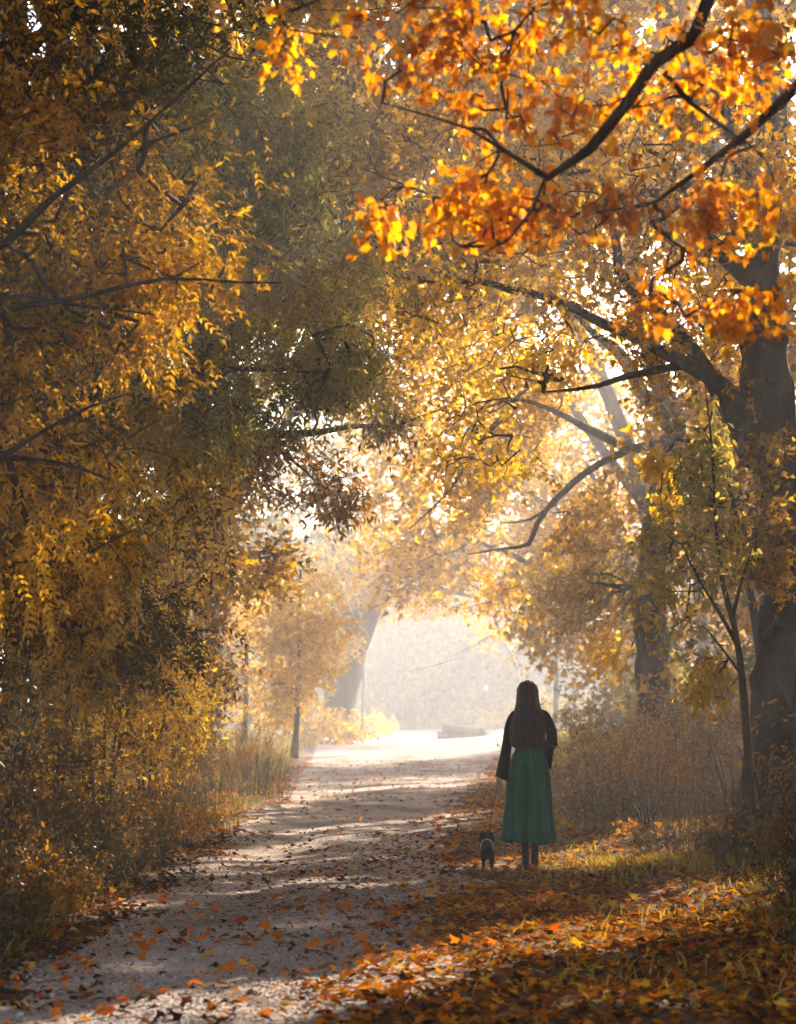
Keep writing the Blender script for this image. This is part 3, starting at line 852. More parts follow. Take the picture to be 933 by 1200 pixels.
# ------------------------------------------------------------------ the near maple bough
maple = plant('maple_tree', 'near maple with a dark crooked bough and blurred orange leaves across the top right', 'tree',
      [(3.6, 8.6, .3), (3.5, 8.6, 2.5), (3.3, 8.7, 5.0), (3.0, 8.9, 7.5)], [.26, .2, .16, .06],
      [([(3.35, 8.7, 4.6), at(1000, -180, 9), at(870, -80, 9), at(834, 0, 9), at(815, 40, 9), at(775, 60, 9), at(765, 95, 9), at(715, 150, 9), at(665, 203, 9), at(632, 206, 9), at(610, 190, 9), at(560, 160, 9.1), at(440, 120, 9.3)],
        [.08, .06, .042, .034, .032, .030, .027, .024, .021, .015, .012, .008, .004]),
       ([at(778, 85, 9), at(810, 120, 9), at(845, 150, 9), at(880, 180, 9)], [.014, .011, .008, .004]),
       ([(3.4, 8.6, 3.9), at(1000, 60, 9), at(900, 140, 9.1), at(830, 190, 9.2), at(770, 235, 9.3), at(700, 250, 9.3)], [.05, .03, .022, .016, .011, .005]),
       ([at(640, 206, 9), at(628, 240, 9), at(590, 285, 9), at(560, 300, 9)], [.008, .007, .005, .003]),
       ([at(870, -80, 9), at(700, -60, 9.2), at(520, -30, 9.4), at(330, -30, 9.6)], [.04, .028, .016, .006]),
       ([at(700, -60, 9.2), at(610, 30, 9.2), at(585, 110, 9.2)], [.015, .01, .004])],
      [], M['orange_leaf'], M['bark'], k=12)
mp = np.vstack([
    blob_points(at(520, 50, 9.3), (.52, .5, .24), 150, 3), blob_points(at(620, 250, 9.3), (.35, .35, .14), 50, 23), blob_points(at(800, 130, 9.2), (.4, .4, .25), 50, 24), blob_points(at(330, 60, 9.6), (.14, .25, .22), 22, 4), blob_points(at(700, 50, 9.1), (.42, .5, .24), 100, 5),
    blob_points(at(870, 60, 9), (.26, .4, .26), 80, 6), blob_points(at(855, 250, 9), (.30, .4, .22), 80, 7), blob_points(at(560, 240, 9.2), (.30, .35, .18), 80, 8),
    blob_points(at(440, 260, 9.4), (.14, .25, .18), 24, 9), blob_points(at(870, 370, 9), (.20, .3, .14), 46, 10), blob_points(at(600, 130, 9.3), (.4, .4, .2), 60, 11),
    blob_points(at(720, -160, 9.3), (.9, .7, .4), 90, 12), blob_points(at(770, 350, 9.2), (.2, .3, .15), 24, 13), blob_points(at(740, 250, 9.4), (.25, .3, .15), 30, 14)])
lim = []
for o in maple.children:
    if o.name.startswith('branch'):
        me = o.data; n = len(me.vertices); v = np.zeros(n * 3); me.vertices.foreach_get('co', v)
        v = v.reshape(-1, 3)[:-2].reshape(-1, 8, 3).mean(1) + np.array(maple.location)
        lim.append((v, np.full(len(v), .01)))
A, par, rad, nl, tips, D = grow(lim, mp, .12, .0016)
e = np.arange(nl, len(A))
V, Qd = edge_tubes(A[par[e]], A[e], np.where(par[e] < nl, rad[e], rad[par[e]]), rad[e], 4)
tw = obj('twigs', mesh_np('twigs', V, None, M['twig'], quads=Qd), maple); tw['kind'] = 'stuff'
pick = rng.choice(len(mp), 280, replace=False)
rest = np.ones(len(mp), bool)
foliage('foliage', mp, D, maple, M['orange_leaf'], per=4, kind='maple', size=.050, spread=.07, droop=.9, tint0=.60, tvar=.8)
lm = []
for v_ in range(8):
    V0, T0 = TPL['maple']; V1 = V0.copy(); V1[:, 2] *= rng.uniform(.5, 2.2); V1[:, 1] *= rng.uniform(.85, 1.1)
    V1[:, :2] += rng.normal(0, .02, (len(V1), 2))
    lm.append(mesh_np('leaf', V1, T0, M['orange_leaf'], np.full(len(T0), [.3, .5, .6, .68, .78, .86, .95, .4][v_])))
for q in pick:
    o = bpy.data.objects.new('leaf', lm[rng.integers(8)])
    x = Vector(unit(D[q] * .5 + rng.normal(size=3) * .5 + np.array([0, 0, -1.0])))
    o.rotation_euler = (x.to_track_quat('X', 'Z')).to_euler()
    o.rotation_euler.rotate_axis('X', rng.uniform(-1.2, 1.2))
    s = rng.uniform(.048, .080); o.scale = (s, s, s)
    o.location = Vector(mp[q] + rng.normal(0, .03, 3)) - maple.location
    link(o, maple)

# ------------------------------------------------------------------ shrubs
def shrub(label, x, y, r, h, m_leaf, n=200, size=.06, per=8, kind='leaf4', tint=.45, tvar=.5, group=None, lean=0.0, name='shrub', low=.1, spread=.16, droop=.2):
    z = hz(x, y)
    root = empty(name, (x, y, z), label, 'shrub', group)
    sk = []
    for i in range(6):
        a = i / 6 * 2 * math.pi + rng.uniform(-.4, .4)
        e = np.array([x + math.cos(a) * r * .6 + lean, y + math.sin(a) * r * .6, z + h * rng.uniform(.6, .85)])
        P_, R_ = resample([(x + math.cos(a) * .06, y + math.sin(a) * .06, z - .03), (x + math.cos(a) * r * .22, y + math.sin(a) * r * .22, z + h * .35), e], [.022, .016, .006], .2)
        MB().tube(P_, R_, k=5).build('stem', M['twig'], root)
        sk.append((P_, R_))
    c = np.array([x + lean * .6, y, z + h * (.5 + low)])
    pts = np.vstack([blob_points(c, (r, r, h * .5), int(n * .7), int(x * 10) % 50, gap=.40, gs=1.1), blob_points(c - np.array([0, 0, h * .25]), (r * .95, r, h * .35), n - int(n * .7), 3, gap=.36, gs=1.1)])
    pts[:, 2] = np.maximum(pts[:, 2], z + .05)
    A, par, rad, nl, tips, D = grow(sk, pts, .25, .0022)
    e = np.arange(nl, len(A))
    V, Qd = edge_tubes(A[par[e]], A[e], rad[e], rad[e] * .8, 3)
    t = obj('twigs', mesh_np('twigs', V, None, M['twig'], quads=Qd), root); t['kind'] = 'stuff'
    foliage('foliage', pts, D, root, m_leaf, per, kind, size * 1.25, spread, droop, tint, tvar)
    return root


def weeds(label, x, y, r, h, n=90, col='dry_leaf', stem='dry_twig', tint=.5, leaf=.022, per=16, group=None, name='weed_clump', ry=None):
    z = hz(x, y)
    root = empty(name, (x, y, z), label, 'weeds', group)
    a = rng.uniform(0, 2 * np.pi, n); q = rng.uniform(0, 1, n) ** .6
    B = np.c_[x + np.cos(a) * q * r, y + np.sin(a) * q * (ry or r), np.zeros(n)]
    B[:, 2] = height(B[:, 0], B[:, 1]) - .02
    hh = h * rng.uniform(.45, 1.12, n) * (1.05 - .35 * q)
    out = np.c_[np.cos(a) * q, np.sin(a) * q, np.zeros(n)] * .22 + rng.normal(0, .13, (n, 3)) * np.array([1, 1, 0])
    K = 5
    prev = B; As = []; Bs = []; ra = []; rb = []; TP_ = []; TD = []
    for k in range(1, K + 1):
        t = k / K
        cur = B + np.array([0, 0, 1.]) * (hh * t)[:, None] + out * (hh * t ** 1.8)[:, None] + rng.normal(0, .012, (n, 3))
        As.append(prev); Bs.append(cur); ra.append(.0045 * (1.1 - (k - 1) / K) * np.ones(n)); rb.append(.0045 * (1.1 - t) * np.ones(n))
        if k >= 2:
            for _ in range(2):
                d = unit(unit(cur - prev) + rnd(n) * .8)
                L = hh * rng.uniform(.08, .24, n)
                s0 = prev + (cur - prev) * rng.uniform(0, 1, (n, 1))
                As.append(s0); Bs.append(s0 + d * L[:, None]); ra.append(np.full(n, .0022)); rb.append(np.full(n, .0012))
                TP_.append(s0 + d * (L * .7)[:, None]); TD.append(d)
        prev = cur
    V, Qd = edge_tubes(np.vstack(As), np.vstack(Bs), np.concatenate(ra), np.concatenate(rb), 3)
    o = obj('stems', mesh_np('stems', V, None, M[stem], quads=Qd), root); o['kind'] = 'stuff'
    P_, D_ = np.vstack(TP_), np.vstack(TD)
    foliage('seed_heads' if col == 'dry_leaf' else 'foliage', P_, D_, root, M[col], max(1, per // 4), 'leaf2', leaf, .07, 0, tint, .8)
    return root


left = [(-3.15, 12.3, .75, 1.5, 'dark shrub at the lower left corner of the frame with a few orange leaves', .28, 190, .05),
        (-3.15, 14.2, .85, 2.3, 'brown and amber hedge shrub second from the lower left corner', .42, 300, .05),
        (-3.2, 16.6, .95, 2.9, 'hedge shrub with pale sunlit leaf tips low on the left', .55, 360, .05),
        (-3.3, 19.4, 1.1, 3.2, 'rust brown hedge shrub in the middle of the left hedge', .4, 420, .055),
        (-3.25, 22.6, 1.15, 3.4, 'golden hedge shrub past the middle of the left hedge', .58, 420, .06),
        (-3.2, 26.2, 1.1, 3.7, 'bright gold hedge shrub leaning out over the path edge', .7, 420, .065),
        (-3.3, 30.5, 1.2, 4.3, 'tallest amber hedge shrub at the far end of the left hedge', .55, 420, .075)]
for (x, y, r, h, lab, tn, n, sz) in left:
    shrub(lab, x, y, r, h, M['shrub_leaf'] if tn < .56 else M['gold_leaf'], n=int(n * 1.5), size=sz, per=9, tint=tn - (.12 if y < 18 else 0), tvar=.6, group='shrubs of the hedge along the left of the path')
for (x, y, r, h, lab) in [(-4.6, 37, 1.3, 2.6, 'hazy shrub where the left hedge ends'), (-5.4, 44, 1.5, 3.0, 'misty shrub beyond the left hedge, below the apricot tree'), (-6.5, 54, 2.0, 3.2, 'faint shrub at the foot of the apricot tree'),
                          (-8.0, 66, 2.5, 3.5, 'faintest shrub at the left of the far path'), (7.5, 52, 2.2, 2.4, 'misty shrub at the foot of the hazy right trunk'), (6.6, 62, 2.2, 2.2, 'faint low shrub right of the far path behind the woman'),
                          (9.5, 72, 3, 3, 'faintest shrub at the right of the far path'), (7.8, 40, 2.0, 2.6, 'ochre shrub behind the grey dry brush on the right')]:
    shrub(lab, x, y, r, h, M['far_leaf'], n=170, size=.16, per=8, kind='maple_s', tint=.45, spread=.35)
for (x, y, r, h, lab, tn, mm, n) in [(3.25, 15.2, .62, 1.35, 'dark twiggy shrub with small orange leaves at the right edge', .48, 'shrub_leaf', 330),
                              (3.9, 18.4, .8, 1.9, 'rusty leaved shrub at the foot of the thick right edge trunk', .62, 'shrub_leaf', 420),
                              (2.95, 13.0, .55, .75, 'low dark green bramble at the lower right edge', .15, 'olive_leaf', 170),
                              (4.9, 23, 1.0, 1.7, 'brown shrub between the slender tree and the hazy trunk', .45, 'shrub_leaf', 230)]:
    shrub(lab, x, y, r, h, M[mm], n=n, size=.045, per=8, tint=tn, tvar=.5, spread=.12)

for i, (px, Y_, w_, h_) in enumerate([(392, 90, 1.7, 1.2), (355, 84, 2.0, 1.7), (430, 118, 1.8, 1.2), (545, 134, 1.7, 1.3), (600, 128, 2.2, 1.5), (655, 100, 2.2, 1.8)]):
    shrub(['low pale shrub at the foot of the thick misty trunk', 'pale thicket between the apricot tree and the misty trunk', 'faint low shrub left in the bright gap', 'small greyish shrub in the middle of the bright gap',
           'faint low thicket in the bright gap beside the woman', 'misty thicket just right of the woman'][i], at(px, 800, Y_)[0], Y_, w_, h_, M['apricot_leaf'] if i < 3 else M['far_leaf'], n=130, size=.22, per=8, kind='leaf2', tint=.5, spread=.3)

for (x, y, r, h, lab) in [(3.6, 22.2, .45, 1.15, 'small golden bush standing out of the dry brush right of the woman'), (4.5, 26, .6, 1.5, 'ochre bush deeper in the dry brush below the yellow spray'), (2.6, 21.6, .3, .6, 'small tan bush at the brush edge nearest the woman')]:
    shrub(lab, x, y, r, h, M['shrub_leaf'], n=150, size=.05, per=8, tint=.62, tvar=.5, spread=.12)
# dry brush on the right verge
R_ = [(2.55, 23.6, .55, 1.0), (2.45, 26.2, .6, 1.2), (3.2, 24.8, .7, 1.25), (3.0, 28.0, .7, 1.35), (3.7, 27.0, .8, 1.45), (3.5, 31.0, .8, 1.5), (4.4, 29.5, .9, 1.6), (4.3, 34.0, 1.0, 1.6), (3.4, 21.6, .6, 1.05), (2.75, 19.9, .45, .7),
      (5.3, 33, 1.0, 1.7), (3.1, 17.2, .45, .8), (2.6, 33.5, .8, 1.0), (5.6, 38, 1.2, 1.8)]
wl = ['low grey dry weeds just right of the woman', 'dry grey brush rising behind the low weeds beside the woman', 'pale brown seeded weeds in the middle of the right brush', 'tall dry weeds in the mist right of the woman',
      'thick grey brown brush below the hazy trunk', 'mist washed dry weeds behind the right brush', 'tall brush clump in front of the hazy trunk', 'far dry brush clump right of the path', 'dry weeds in front of the brush, in its shade',
      'knee high dry weeds nearest the sunlit grass', 'dim brush clump behind the slender tree', 'dry weeds beside the dark right edge shrub', 'faint dry weeds at the far right side of the path', 'farthest dim brush clump on the right']
for (x, y, r, h), lab in zip(R_, wl):
    warm = lab.split()[0] in ('pale', 'tall', 'knee', 'dim', 'mist', 'dry') and x > 2.9
    weeds(lab, x, y, r, h * rng.uniform(.85, 1.2), n=80 if y < 30 else 65, col='shrub_leaf' if warm else 'dry_leaf', tint=.55 if warm else rng.uniform(.35, .65), per=30, leaf=.044, group='dry weed clumps on the right verge')
for (x, y, r, h, lab) in [(-2.5, 12.2, .45, .5, 'ragged weeds at the lower left edge of the path'), (-2.55, 13.9, .5, .6, 'dark weeds under the left hedge beside the gravel'), (-2.5, 16.0, .5, .65, 'brownish weeds at the foot of the left hedge'),
                          (-2.5, 18.4, .5, .7, 'weeds leaning on the path below the rust brown shrub'), (-2.45, 21.2, .5, .6, 'sunlit tan weeds halfway along the left hedge'), (-2.4, 24.5, .5, .6, 'low golden weeds near the far left hedge'),
                          (-2.3, 33.8, .55, 1.0, 'upright dark green weeds at the far end of the left hedge'), (-2.6, 36.2, .7, 1.25, 'tallest dark weeds standing alone at the misty end of the hedge'), (-2.9, 29.5, .6, .8, 'amber weeds by the far left hedge')]:
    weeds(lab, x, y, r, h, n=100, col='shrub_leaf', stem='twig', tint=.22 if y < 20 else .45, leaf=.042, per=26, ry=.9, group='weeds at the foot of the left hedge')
for (x, y, r, h, lab) in [(2.75, 12.0, .5, .42, 'dark weeds at the lower right corner'), (3.0, 14.2, .4, .8, 'ragged brown weeds below the right edge shrub')]:
    weeds(lab, x, y, r, h, n=90 if y != 15.4 else 35, col='shrub_leaf', stem='twig', tint=.35 if y != 15.4 else .8, leaf=.036, per=22)

# ------------------------------------------------------------------ litter, grass, stones
def wedge(n, y0, y1, pw=1.0, marg=.35):
    """random ground points across the strip of ground in view"""
    y = (rng.uniform(0, 1, n) * (y1 ** pw - y0 ** pw) + y0 ** pw) ** (1 / pw)
    x = rng.uniform(-1, 1, n) * (y * .205 + marg)
    return x, y


def flat_leaves(name, x, y, m, size, tint, kind='maple_s', lift=.012, tilt=.45, parent=None):
    n = len(x)
    z = hpath(x, y) + lift * rng.uniform(.4, 2.2, n)
    X_ = unit(np.c_[rng.normal(size=(n, 2)), rng.normal(0, .22, n)])
    Nn = unit(np.array([0, 0, 1.]) + rnd(n) * tilt)
    Nn = unit(Nn - X_ * (Nn * X_).sum(1, keepdims=True))
    V, T, nt = place_leaves(kind, np.c_[x, y, z], X_, Nn, size)
    LEAVES[0] += len(T)
    o = obj(name, mesh_np(name, V, T, m, np.repeat(np.clip(tint, .02, .98), nt)), parent)
    tag(o, kind='stuff')
    return o


def side_of(x, y):
    e = (noise(np.c_[x, y], 1.3, 61) - .5) * .9 + (noise(np.c_[x, y], 5, 62) - .5) * .4
    return np.where(x < path_l(y) + .12 + e * .6, -1, np.where(x > path_r(y) - .35 + e * 1.1, 1, 0))


x, y = wedge(66000, 8.7, 24, 1.3)
sd = side_of(x, y)
cl = noise(np.c_[x, y], 1.1, 63)
keep = rng.uniform(0, 1, len(x)) < np.where(sd == 1, np.where(y < 15.5, .95, .50) * (.55 + .6 * cl), np.where(sd == -1, .62, .05 + .30 * np.clip(cl - .5, 0, 1) + .16 * np.clip((x - path_r(y) + 1.2), 0, 1) + .12 * np.clip((path_l(y) + .5 - x) * 2, 0, 1)))
x, y, sd = x[keep], y[keep], sd[keep]
sz = .026 + .062 * rng.uniform(0, 1, len(x)) ** 1.5
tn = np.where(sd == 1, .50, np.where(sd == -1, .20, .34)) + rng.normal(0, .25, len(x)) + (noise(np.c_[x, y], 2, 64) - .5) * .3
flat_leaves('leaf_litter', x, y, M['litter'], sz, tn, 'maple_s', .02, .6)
x, y = wedge(52000, 24, 60, 1.2, 1.5)
sd = side_of(x, y)
keep = rng.uniform(0, 1, len(x)) < np.where(sd == 0, .10, .6)
x, y, sd = x[keep], y[keep], sd[keep]
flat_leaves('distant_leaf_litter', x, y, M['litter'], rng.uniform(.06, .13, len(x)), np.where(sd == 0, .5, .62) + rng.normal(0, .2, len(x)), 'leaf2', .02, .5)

x, y = wedge(26000, 8.8, 26, .9)
k = side_of(x, y) == 0
x, y = x[k], y[k]
k = rng.uniform(0, 1, len(x)) < .25 + .75 * (noise(np.c_[x, y], 1.5, 66) > .5)
x, y = x[k], y[k]
flat_leaves('leaf_crumbs', x, y, M['litter'], rng.uniform(.010, .030, len(x)), .12 + rng.normal(0, .14, len(x)), 'leaf2', .006, .5)

# grass
def grass(name, x, y, h, tint, parent=None):
    n = len(x)
    B = np.c_[x, y, hpath(x, y) - .01]
    a = rng.uniform(0, np.pi, n); w = h * .045 + .0015
    sx = np.c_[np.cos(a), np.sin(a), a * 0] * w[:, None]
    lean = np.c_[rng.normal(0, .35, (n, 2)), np.ones(n)]
    mid = B + lean * (h * .5)[:, None]
    tipp = B + lean * np.array([1.5, 1.5, .92]) * h[:, None]
    V = np.stack([B - sx, B + sx, mid + sx * .7, mid - sx * .7, tipp], 1).reshape(-1, 3)
    b = (np.arange(n) * 5)[:, None]
    T = np.stack([b + [[0, 1, 2]], b + [[0, 2, 3]], b + [[3, 2, 4]]], 1).reshape(-1, 3)
    g = ~lit_gap(tipp + np.array([0, 0, .0])) | (h < .16)
    o = obj(name, mesh_np(name, V, T, M['grass'], np.repeat(np.clip(tint, .02, .98), 3)), parent)
    tag(o, kind='stuff')
    return o


x, y = wedge(130000, 9.5, 36, 1.25, .6)
cl = noise(np.c_[x, y], 1.6, 71) * .6 + noise(np.c_[x, y], 5, 72) * .4
dn = np.where(x > path_r(y) + .2, np.clip((x - path_r(y) - .3) * .9, 0, 1) * np.clip((cl - .36) * 3.4, 0, 1), 0)
dn = np.where(x < path_l(y) - .1, np.clip((cl - .35) * 3, 0, 1) * .8, dn)
dn *= np.where((x > 0) & (y < 17), .22 + .5 * np.clip((x - 2.0), 0, 1), .8)
k = rng.uniform(0, 1, len(x)) < dn
x, y = x[k], y[k]
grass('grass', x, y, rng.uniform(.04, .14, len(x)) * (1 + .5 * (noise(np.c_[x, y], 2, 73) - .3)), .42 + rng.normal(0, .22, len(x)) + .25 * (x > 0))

x, y = wedge(26000, 36, 110, .8, 1.0)
k = (x > path_r(y) + .3) | (x < path_l(y) - .2)
x, y = x[k], y[k]
o = grass('distant_grass', x, y, rng.uniform(.12, .34, len(x)) * (1 + noise(np.c_[x, y], .6, 75)), .72 + rng.normal(0, .2, len(x)))

# stones of the gravel
x, y = wedge(19000, 8.8, 20, .7)
k = side_of(x, y) == 0
x, y = x[k], y[k]
s_ = rng.uniform(.004, .011, len(x)) * (1 + 1.6 * (rng.uniform(0, 1, len(x)) > .96))
O = np.array([[1, 0, 0], [-1, 0, 0], [0, 1, 0], [0, -1, 0], [0, 0, .7], [0, 0, -.5]], float)
OT = np.array([[0, 2, 4], [2, 1, 4], [1, 3, 4], [3, 0, 4], [2, 0, 5], [1, 2, 5], [3, 1, 5], [0, 3, 5]])
a = rng.uniform(0, 2 * np.pi, len(x)); ca, sa = np.cos(a)[:, None], np.sin(a)[:, None]
OV = O[None] * rng.uniform(.6, 1.3, (len(x), 1, 3)) + rng.normal(0, .12, (len(x), 6, 3))
OV = np.stack([OV[..., 0] * ca - OV[..., 1] * sa, OV[..., 0] * sa + OV[..., 1] * ca, OV[..., 2]], -1)
V = np.c_[x, y, hpath(x, y) + s_ * .3][:, None] + OV * s_[:, None, None]
T = OT[None] + (np.arange(len(x)) * 6)[:, None, None]
mst = leaf_mat('stone', [(.16, .13, .12), (.28, .23, .21), (.42, .35, .32), (.55, .47, .43)], 0.0, .05)
o = obj('gravel_stones', mesh_np('gravel_stones', V.reshape(-1, 3), T.reshape(-1, 3), mst, np.repeat(rng.uniform(0, .9, len(x)), 8)))
tag(o, kind='stuff')

# fallen leaves that can be told apart
cols = [('orange', .45), ('rust red', .15), ('yellow', .92)]
lms = []
for cname, tv in cols:
    for v_ in range(4):
        V0, T0 = TPL['maple']; V1 = V0.copy()
        V1[:, 2] = V0[:, 2] * rng.uniform(-1.6, 1.6) + .06 + .10 * np.sin(V0[:, 0] * 4 + v_); V1[:, :2] += rng.normal(0, .03, (13, 2))
        lms.append((cname, mesh_np('fallen_leaf', V1, T0, M['litter_bright'], np.full(len(T0), tv))))
cnt = 0
while cnt < 290:
    x_, y_ = wedge(1, 9.0, 15.5, 1.0, 0)
    x0, y0 = float(x_[0]), float(y_[0])
    s0 = int(side_of(x_, y_)[0])
    if s0 == -1 and random.random() < .6: continue
    if s0 == 0 and random.random() < .35 and x0 < -.6: continue
    q = int(rng.choice(3, p=[.58, .27, .15]))
    cname, me = lms[q * 4 + int(rng.integers(4))]
    o = bpy.data.objects.new('fallen_leaf', me)
    o.rotation_euler = (rng.normal(0, .35), rng.normal(0, .35), rng.uniform(0, 6.28))
    s = rng.uniform(.055, .105); o.scale = (s, s, s * rng.uniform(.7, 1.6))
    o.location = (x0, y0, float(hpath(x_, y_)[0]) + .022)
    link(o)
    where = {0: 'lying loose on the gravel', 1: 'on the litter right of the path', -1: 'at the left edge of the path'}[s0]
    dist = 'in the foreground' if y0 < 11 else 'nearer the woman'
    tag(o, f'{cname} fallen leaf {where} {dist}', 'fallen leaf', f'{cname} fallen leaves {where} {dist}')
    cnt += 1

# ------------------------------------------------------------------ the woman
def skin_mesh(name, nodes, edges, sub=2, root=0):
    me = bpy.data.meshes.new(name)
    me.from_pydata([n[0] for n in nodes], edges, [])
    o = bpy.data.objects.new(name + '_grow', me)
    COL.objects.link(o)
    o.modifiers.new('s', 'SKIN')
    sv = me.skin_vertices[0].data
    for i, n in enumerate(nodes):
        r = n[1] if isinstance(n[1], tuple) else (n[1], n[1])
        sv[i].radius = r
        sv[i].use_root = (i == root)
    sm = o.modifiers.new('d', 'SUBSURF'); sm.levels = sub; sm.render_levels = sub
    dg = bpy.context.evaluated_depsgraph_get()
    res = bpy.data.meshes.new_from_object(o.evaluated_get(dg), depsgraph=dg)
    bpy.data.objects.remove(o)
    res.name = name
    for p in res.polygons: p.use_smooth = True
    return res


def cloth_mat(name, c0, c1, rough=.8, sheen=.3, scale=40, bump=.2):
    return rough_mat(name, [(.35, c0), (.65, c1)], scale, rough, bump, 120, sheen=sheen, bdist=.003)


M['skin'] = rough_mat('skin', [(.3, (.36, .20, .14)), (.7, (.46, .27, .19))], 12, .55, .1, 80, spec=.4, bdist=.002)
M['black'] = cloth_mat('black_knit', (.008, .008, .009), (.018, .017, .018), .8, .1)
M['tights'] = cloth_mat('dark_tights', (.008, .012, .016), (.014, .02, .026), .6, .1)
M['leather'] = rough_mat('leather', [(.3, (.01, .009, .009)), (.7, (.022, .02, .02))], 20, .35, .1, 60, spec=.5)
M['green'] = cloth_mat('green_satin', (.002, .075, .038), (.005, .13, .068), .38, 0, 5, .04)
M['hair'] = rough_mat('brown_hair', [(.3, (.020, .009, .005)), (.55, (.05, .022, .012)), (.75, (.11, .05, .025))], 30, .42, .5, 60, stretch=(1, 1, .06), spec=.5, bdist=.004)

def hair_mat():
    m, N, L = mat('brown_hair_strands')
    out = N.new('ShaderNodeOutputMaterial'); b = N.new('ShaderNodeBsdfPrincipled'); g = N.new('ShaderNodeNewGeometry')
    r = ramp(N, [(0, (.008, .004, .003)), (.45, (.026, .012, .007)), (.8, (.075, .034, .017)), (1, (.17, .08, .035))])
    L.new(g.outputs['Random Per Island'], r.inputs['Fac']); L.new(r.outputs[0], b.inputs['Base Color'])
    b.inputs['Roughness'].default_value = .38; b.inputs['Specular IOR Level'].default_value = .6
    L.new(b.outputs[0], out.inputs['Surface'])
    return m


M['strands'] = hair_mat()
WX, WY = float(gr(617, 1014)[0]), 18.3
WZ = hz(WX, WY)
woman = empty('person', (WX, WY, WZ), 'woman with long brown hair in a long green skirt walking away up the path', 'person', rz=math.radians(7))
woman.scale = (.94, .94, 1)


def wobj(name, me, mats=None, parent=None):
    if mats:
        me.materials.clear()
        for m in mats: me.materials.append(m)
    o = bpy.data.objects.new(name, me)
    return link(o, parent or woman)


def wmb(mb, name, m, parent=None):
    Q_ = np.vstack(mb.Q) if mb.Q else None
    T_2 = np.vstack(mb.T) if mb.T else None
    return wobj(name, mesh_np(name, np.vstack(mb.V), T_2, m, smooth=True, quads=Q_), None, parent)


nodes = [((0, 0, .94), (.125, .10)), ((-.005, 0, 1.08), (.105, .085)), ((-.005, 0, 1.24), (.13, .09)), ((-.01, 0, 1.36), (.07, .06)), ((-.015, 0, 1.43), (.047, .05)), ((-.02, .02, 1.51), (.062, .07)), ((-.02, .025, 1.585), (.074, .085)), ((-.02, .02, 1.635), (.045, .055)),
         ((-.15, 0, 1.345), .042), ((-.21, -.01, 1.07), .032), ((-.265, .03, .86), .025), ((-.285, .035, .81), .022),
         ((.165, 0, 1.345), .045), ((.225, -.01, 1.09), .036), ((.16, .20, 1.10), .027), ((.13, .26, 1.12), .022),
         ((-.075, 0, .85), (.075, .08)), ((-.055, .01, .48), .048), ((-.05, -.02, .30), .045), ((-.045, -.02, .09), .028), ((-.06, .05, .035), .025),
         ((.075, 0, .85), (.075, .08)), ((.06, .03, .48), .048), ((.06, .05, .30), .045), ((.058, .07, .09), .028), ((.07, .14, .035), .025)]
edges = [(0, 1), (1, 2), (2, 3), (3, 4), (4, 5), (5, 6), (6, 7), (3, 8), (8, 9), (9, 10), (10, 11), (3, 12), (12, 13), (13, 14), (14, 15), (0, 16), (16, 17), (17, 18), (18, 19), (19, 20), (0, 21), (21, 22), (22, 23), (23, 24), (24, 25)]
bm_ = skin_mesh('body', nodes, edges, 2)
body = wobj('body', bm_, [M['skin'], M['tights']])
for p in bm_.polygons:
    p.material_index = 1 if p.center.z < 1.0 and abs(p.center.x) < .2 else 0
# face
mb = MB().tube([(-.02, .10, 1.60), (-.02, .118, 1.575), (-.02, .128, 1.555), (-.02, .10, 1.545)], [.006, .009, .012, .008], k=8)
wmb(mb, 'nose', M['skin'])
mb = MB().tube([(-.045, .10, 1.522), (-.02, .113, 1.520), (.005, .10, 1.522)], [.003, .007, .003], k=8)
wmb(mb, 'mouth', rough_mat('lips', [(.3, (.3, .08, .07)), (.7, (.36, .1, .09))], 10))
M['eye'] = rough_mat('eye', [(.3, (.6, .58, .55)), (.7, (.7, .68, .65))], 10, .2)
for sx in (-1, 1):
    mb = MB().tube([(-.02 + sx * .030 - .011, .092, 1.585), (-.02 + sx * .030, .101, 1.586), (-.02 + sx * .030 + .011, .092, 1.585)], [.003, .009, .003], k=8)
    wmb(mb, 'eye', M['eye'])
    mb = MB().tube([(-.02 + sx * .078, .02, 1.545), (-.02 + sx * .088, .012, 1.57), (-.02 + sx * .084, .012, 1.60)], [.006, .012, .008], k=8)
    wmb(mb, 'ear', M['skin'])


def hand(wrist, pdir, across, normal, curl, name='hand'):
    """palm and five curled fingers; pdir points from wrist to knuckles, normal to the palm side"""
    w = np.array(wrist, float); p = unit(np.array(pdir, float)); a = unit(np.array(across, float)); n = unit(np.array(normal, float))
    mb = MB()
    for q in (-1, -.33, .33, 1):
        mb.tube([w + a * q * .014, w + p * .04 + a * q * .024, w + p * .082 + a * q * .028], [.015, .014, .011], k=8)
    for q, L in ((-1, .068), (-.33, .078), (.33, .074), (1, .058)):
        b = w + p * .080 + a * q * .029
        pts = [b]
        ang = 0
        for s in (.42, .33, .25):
            ang += curl * (1 + .15 * q)
            b = b + (p * math.cos(ang) + n * math.sin(ang)) * L * s
            pts.append(b)
        mb.tube(pts, [.0095, .0085, .0075, .006], k=7)
    b = w + p * .025 - a * .024
    mb.tube([b, b - a * .022 + p * .022 + n * .012, b - a * .018 + p * .048 + n * .026, b - a * .004 + p * .062 + n * .034], [.013, .0105, .009, .007], k=7)
    return wmb(mb, name, M['skin'])


hand((-.285, .035, .815), (-.22, .05, -1), (0, 1, 0), (1, .1, -.1), .75)
hand((.13, .26, 1.12), (-.5, .6, .4), (.2, -.3, 1), (-.6, -.5, .1), .5)

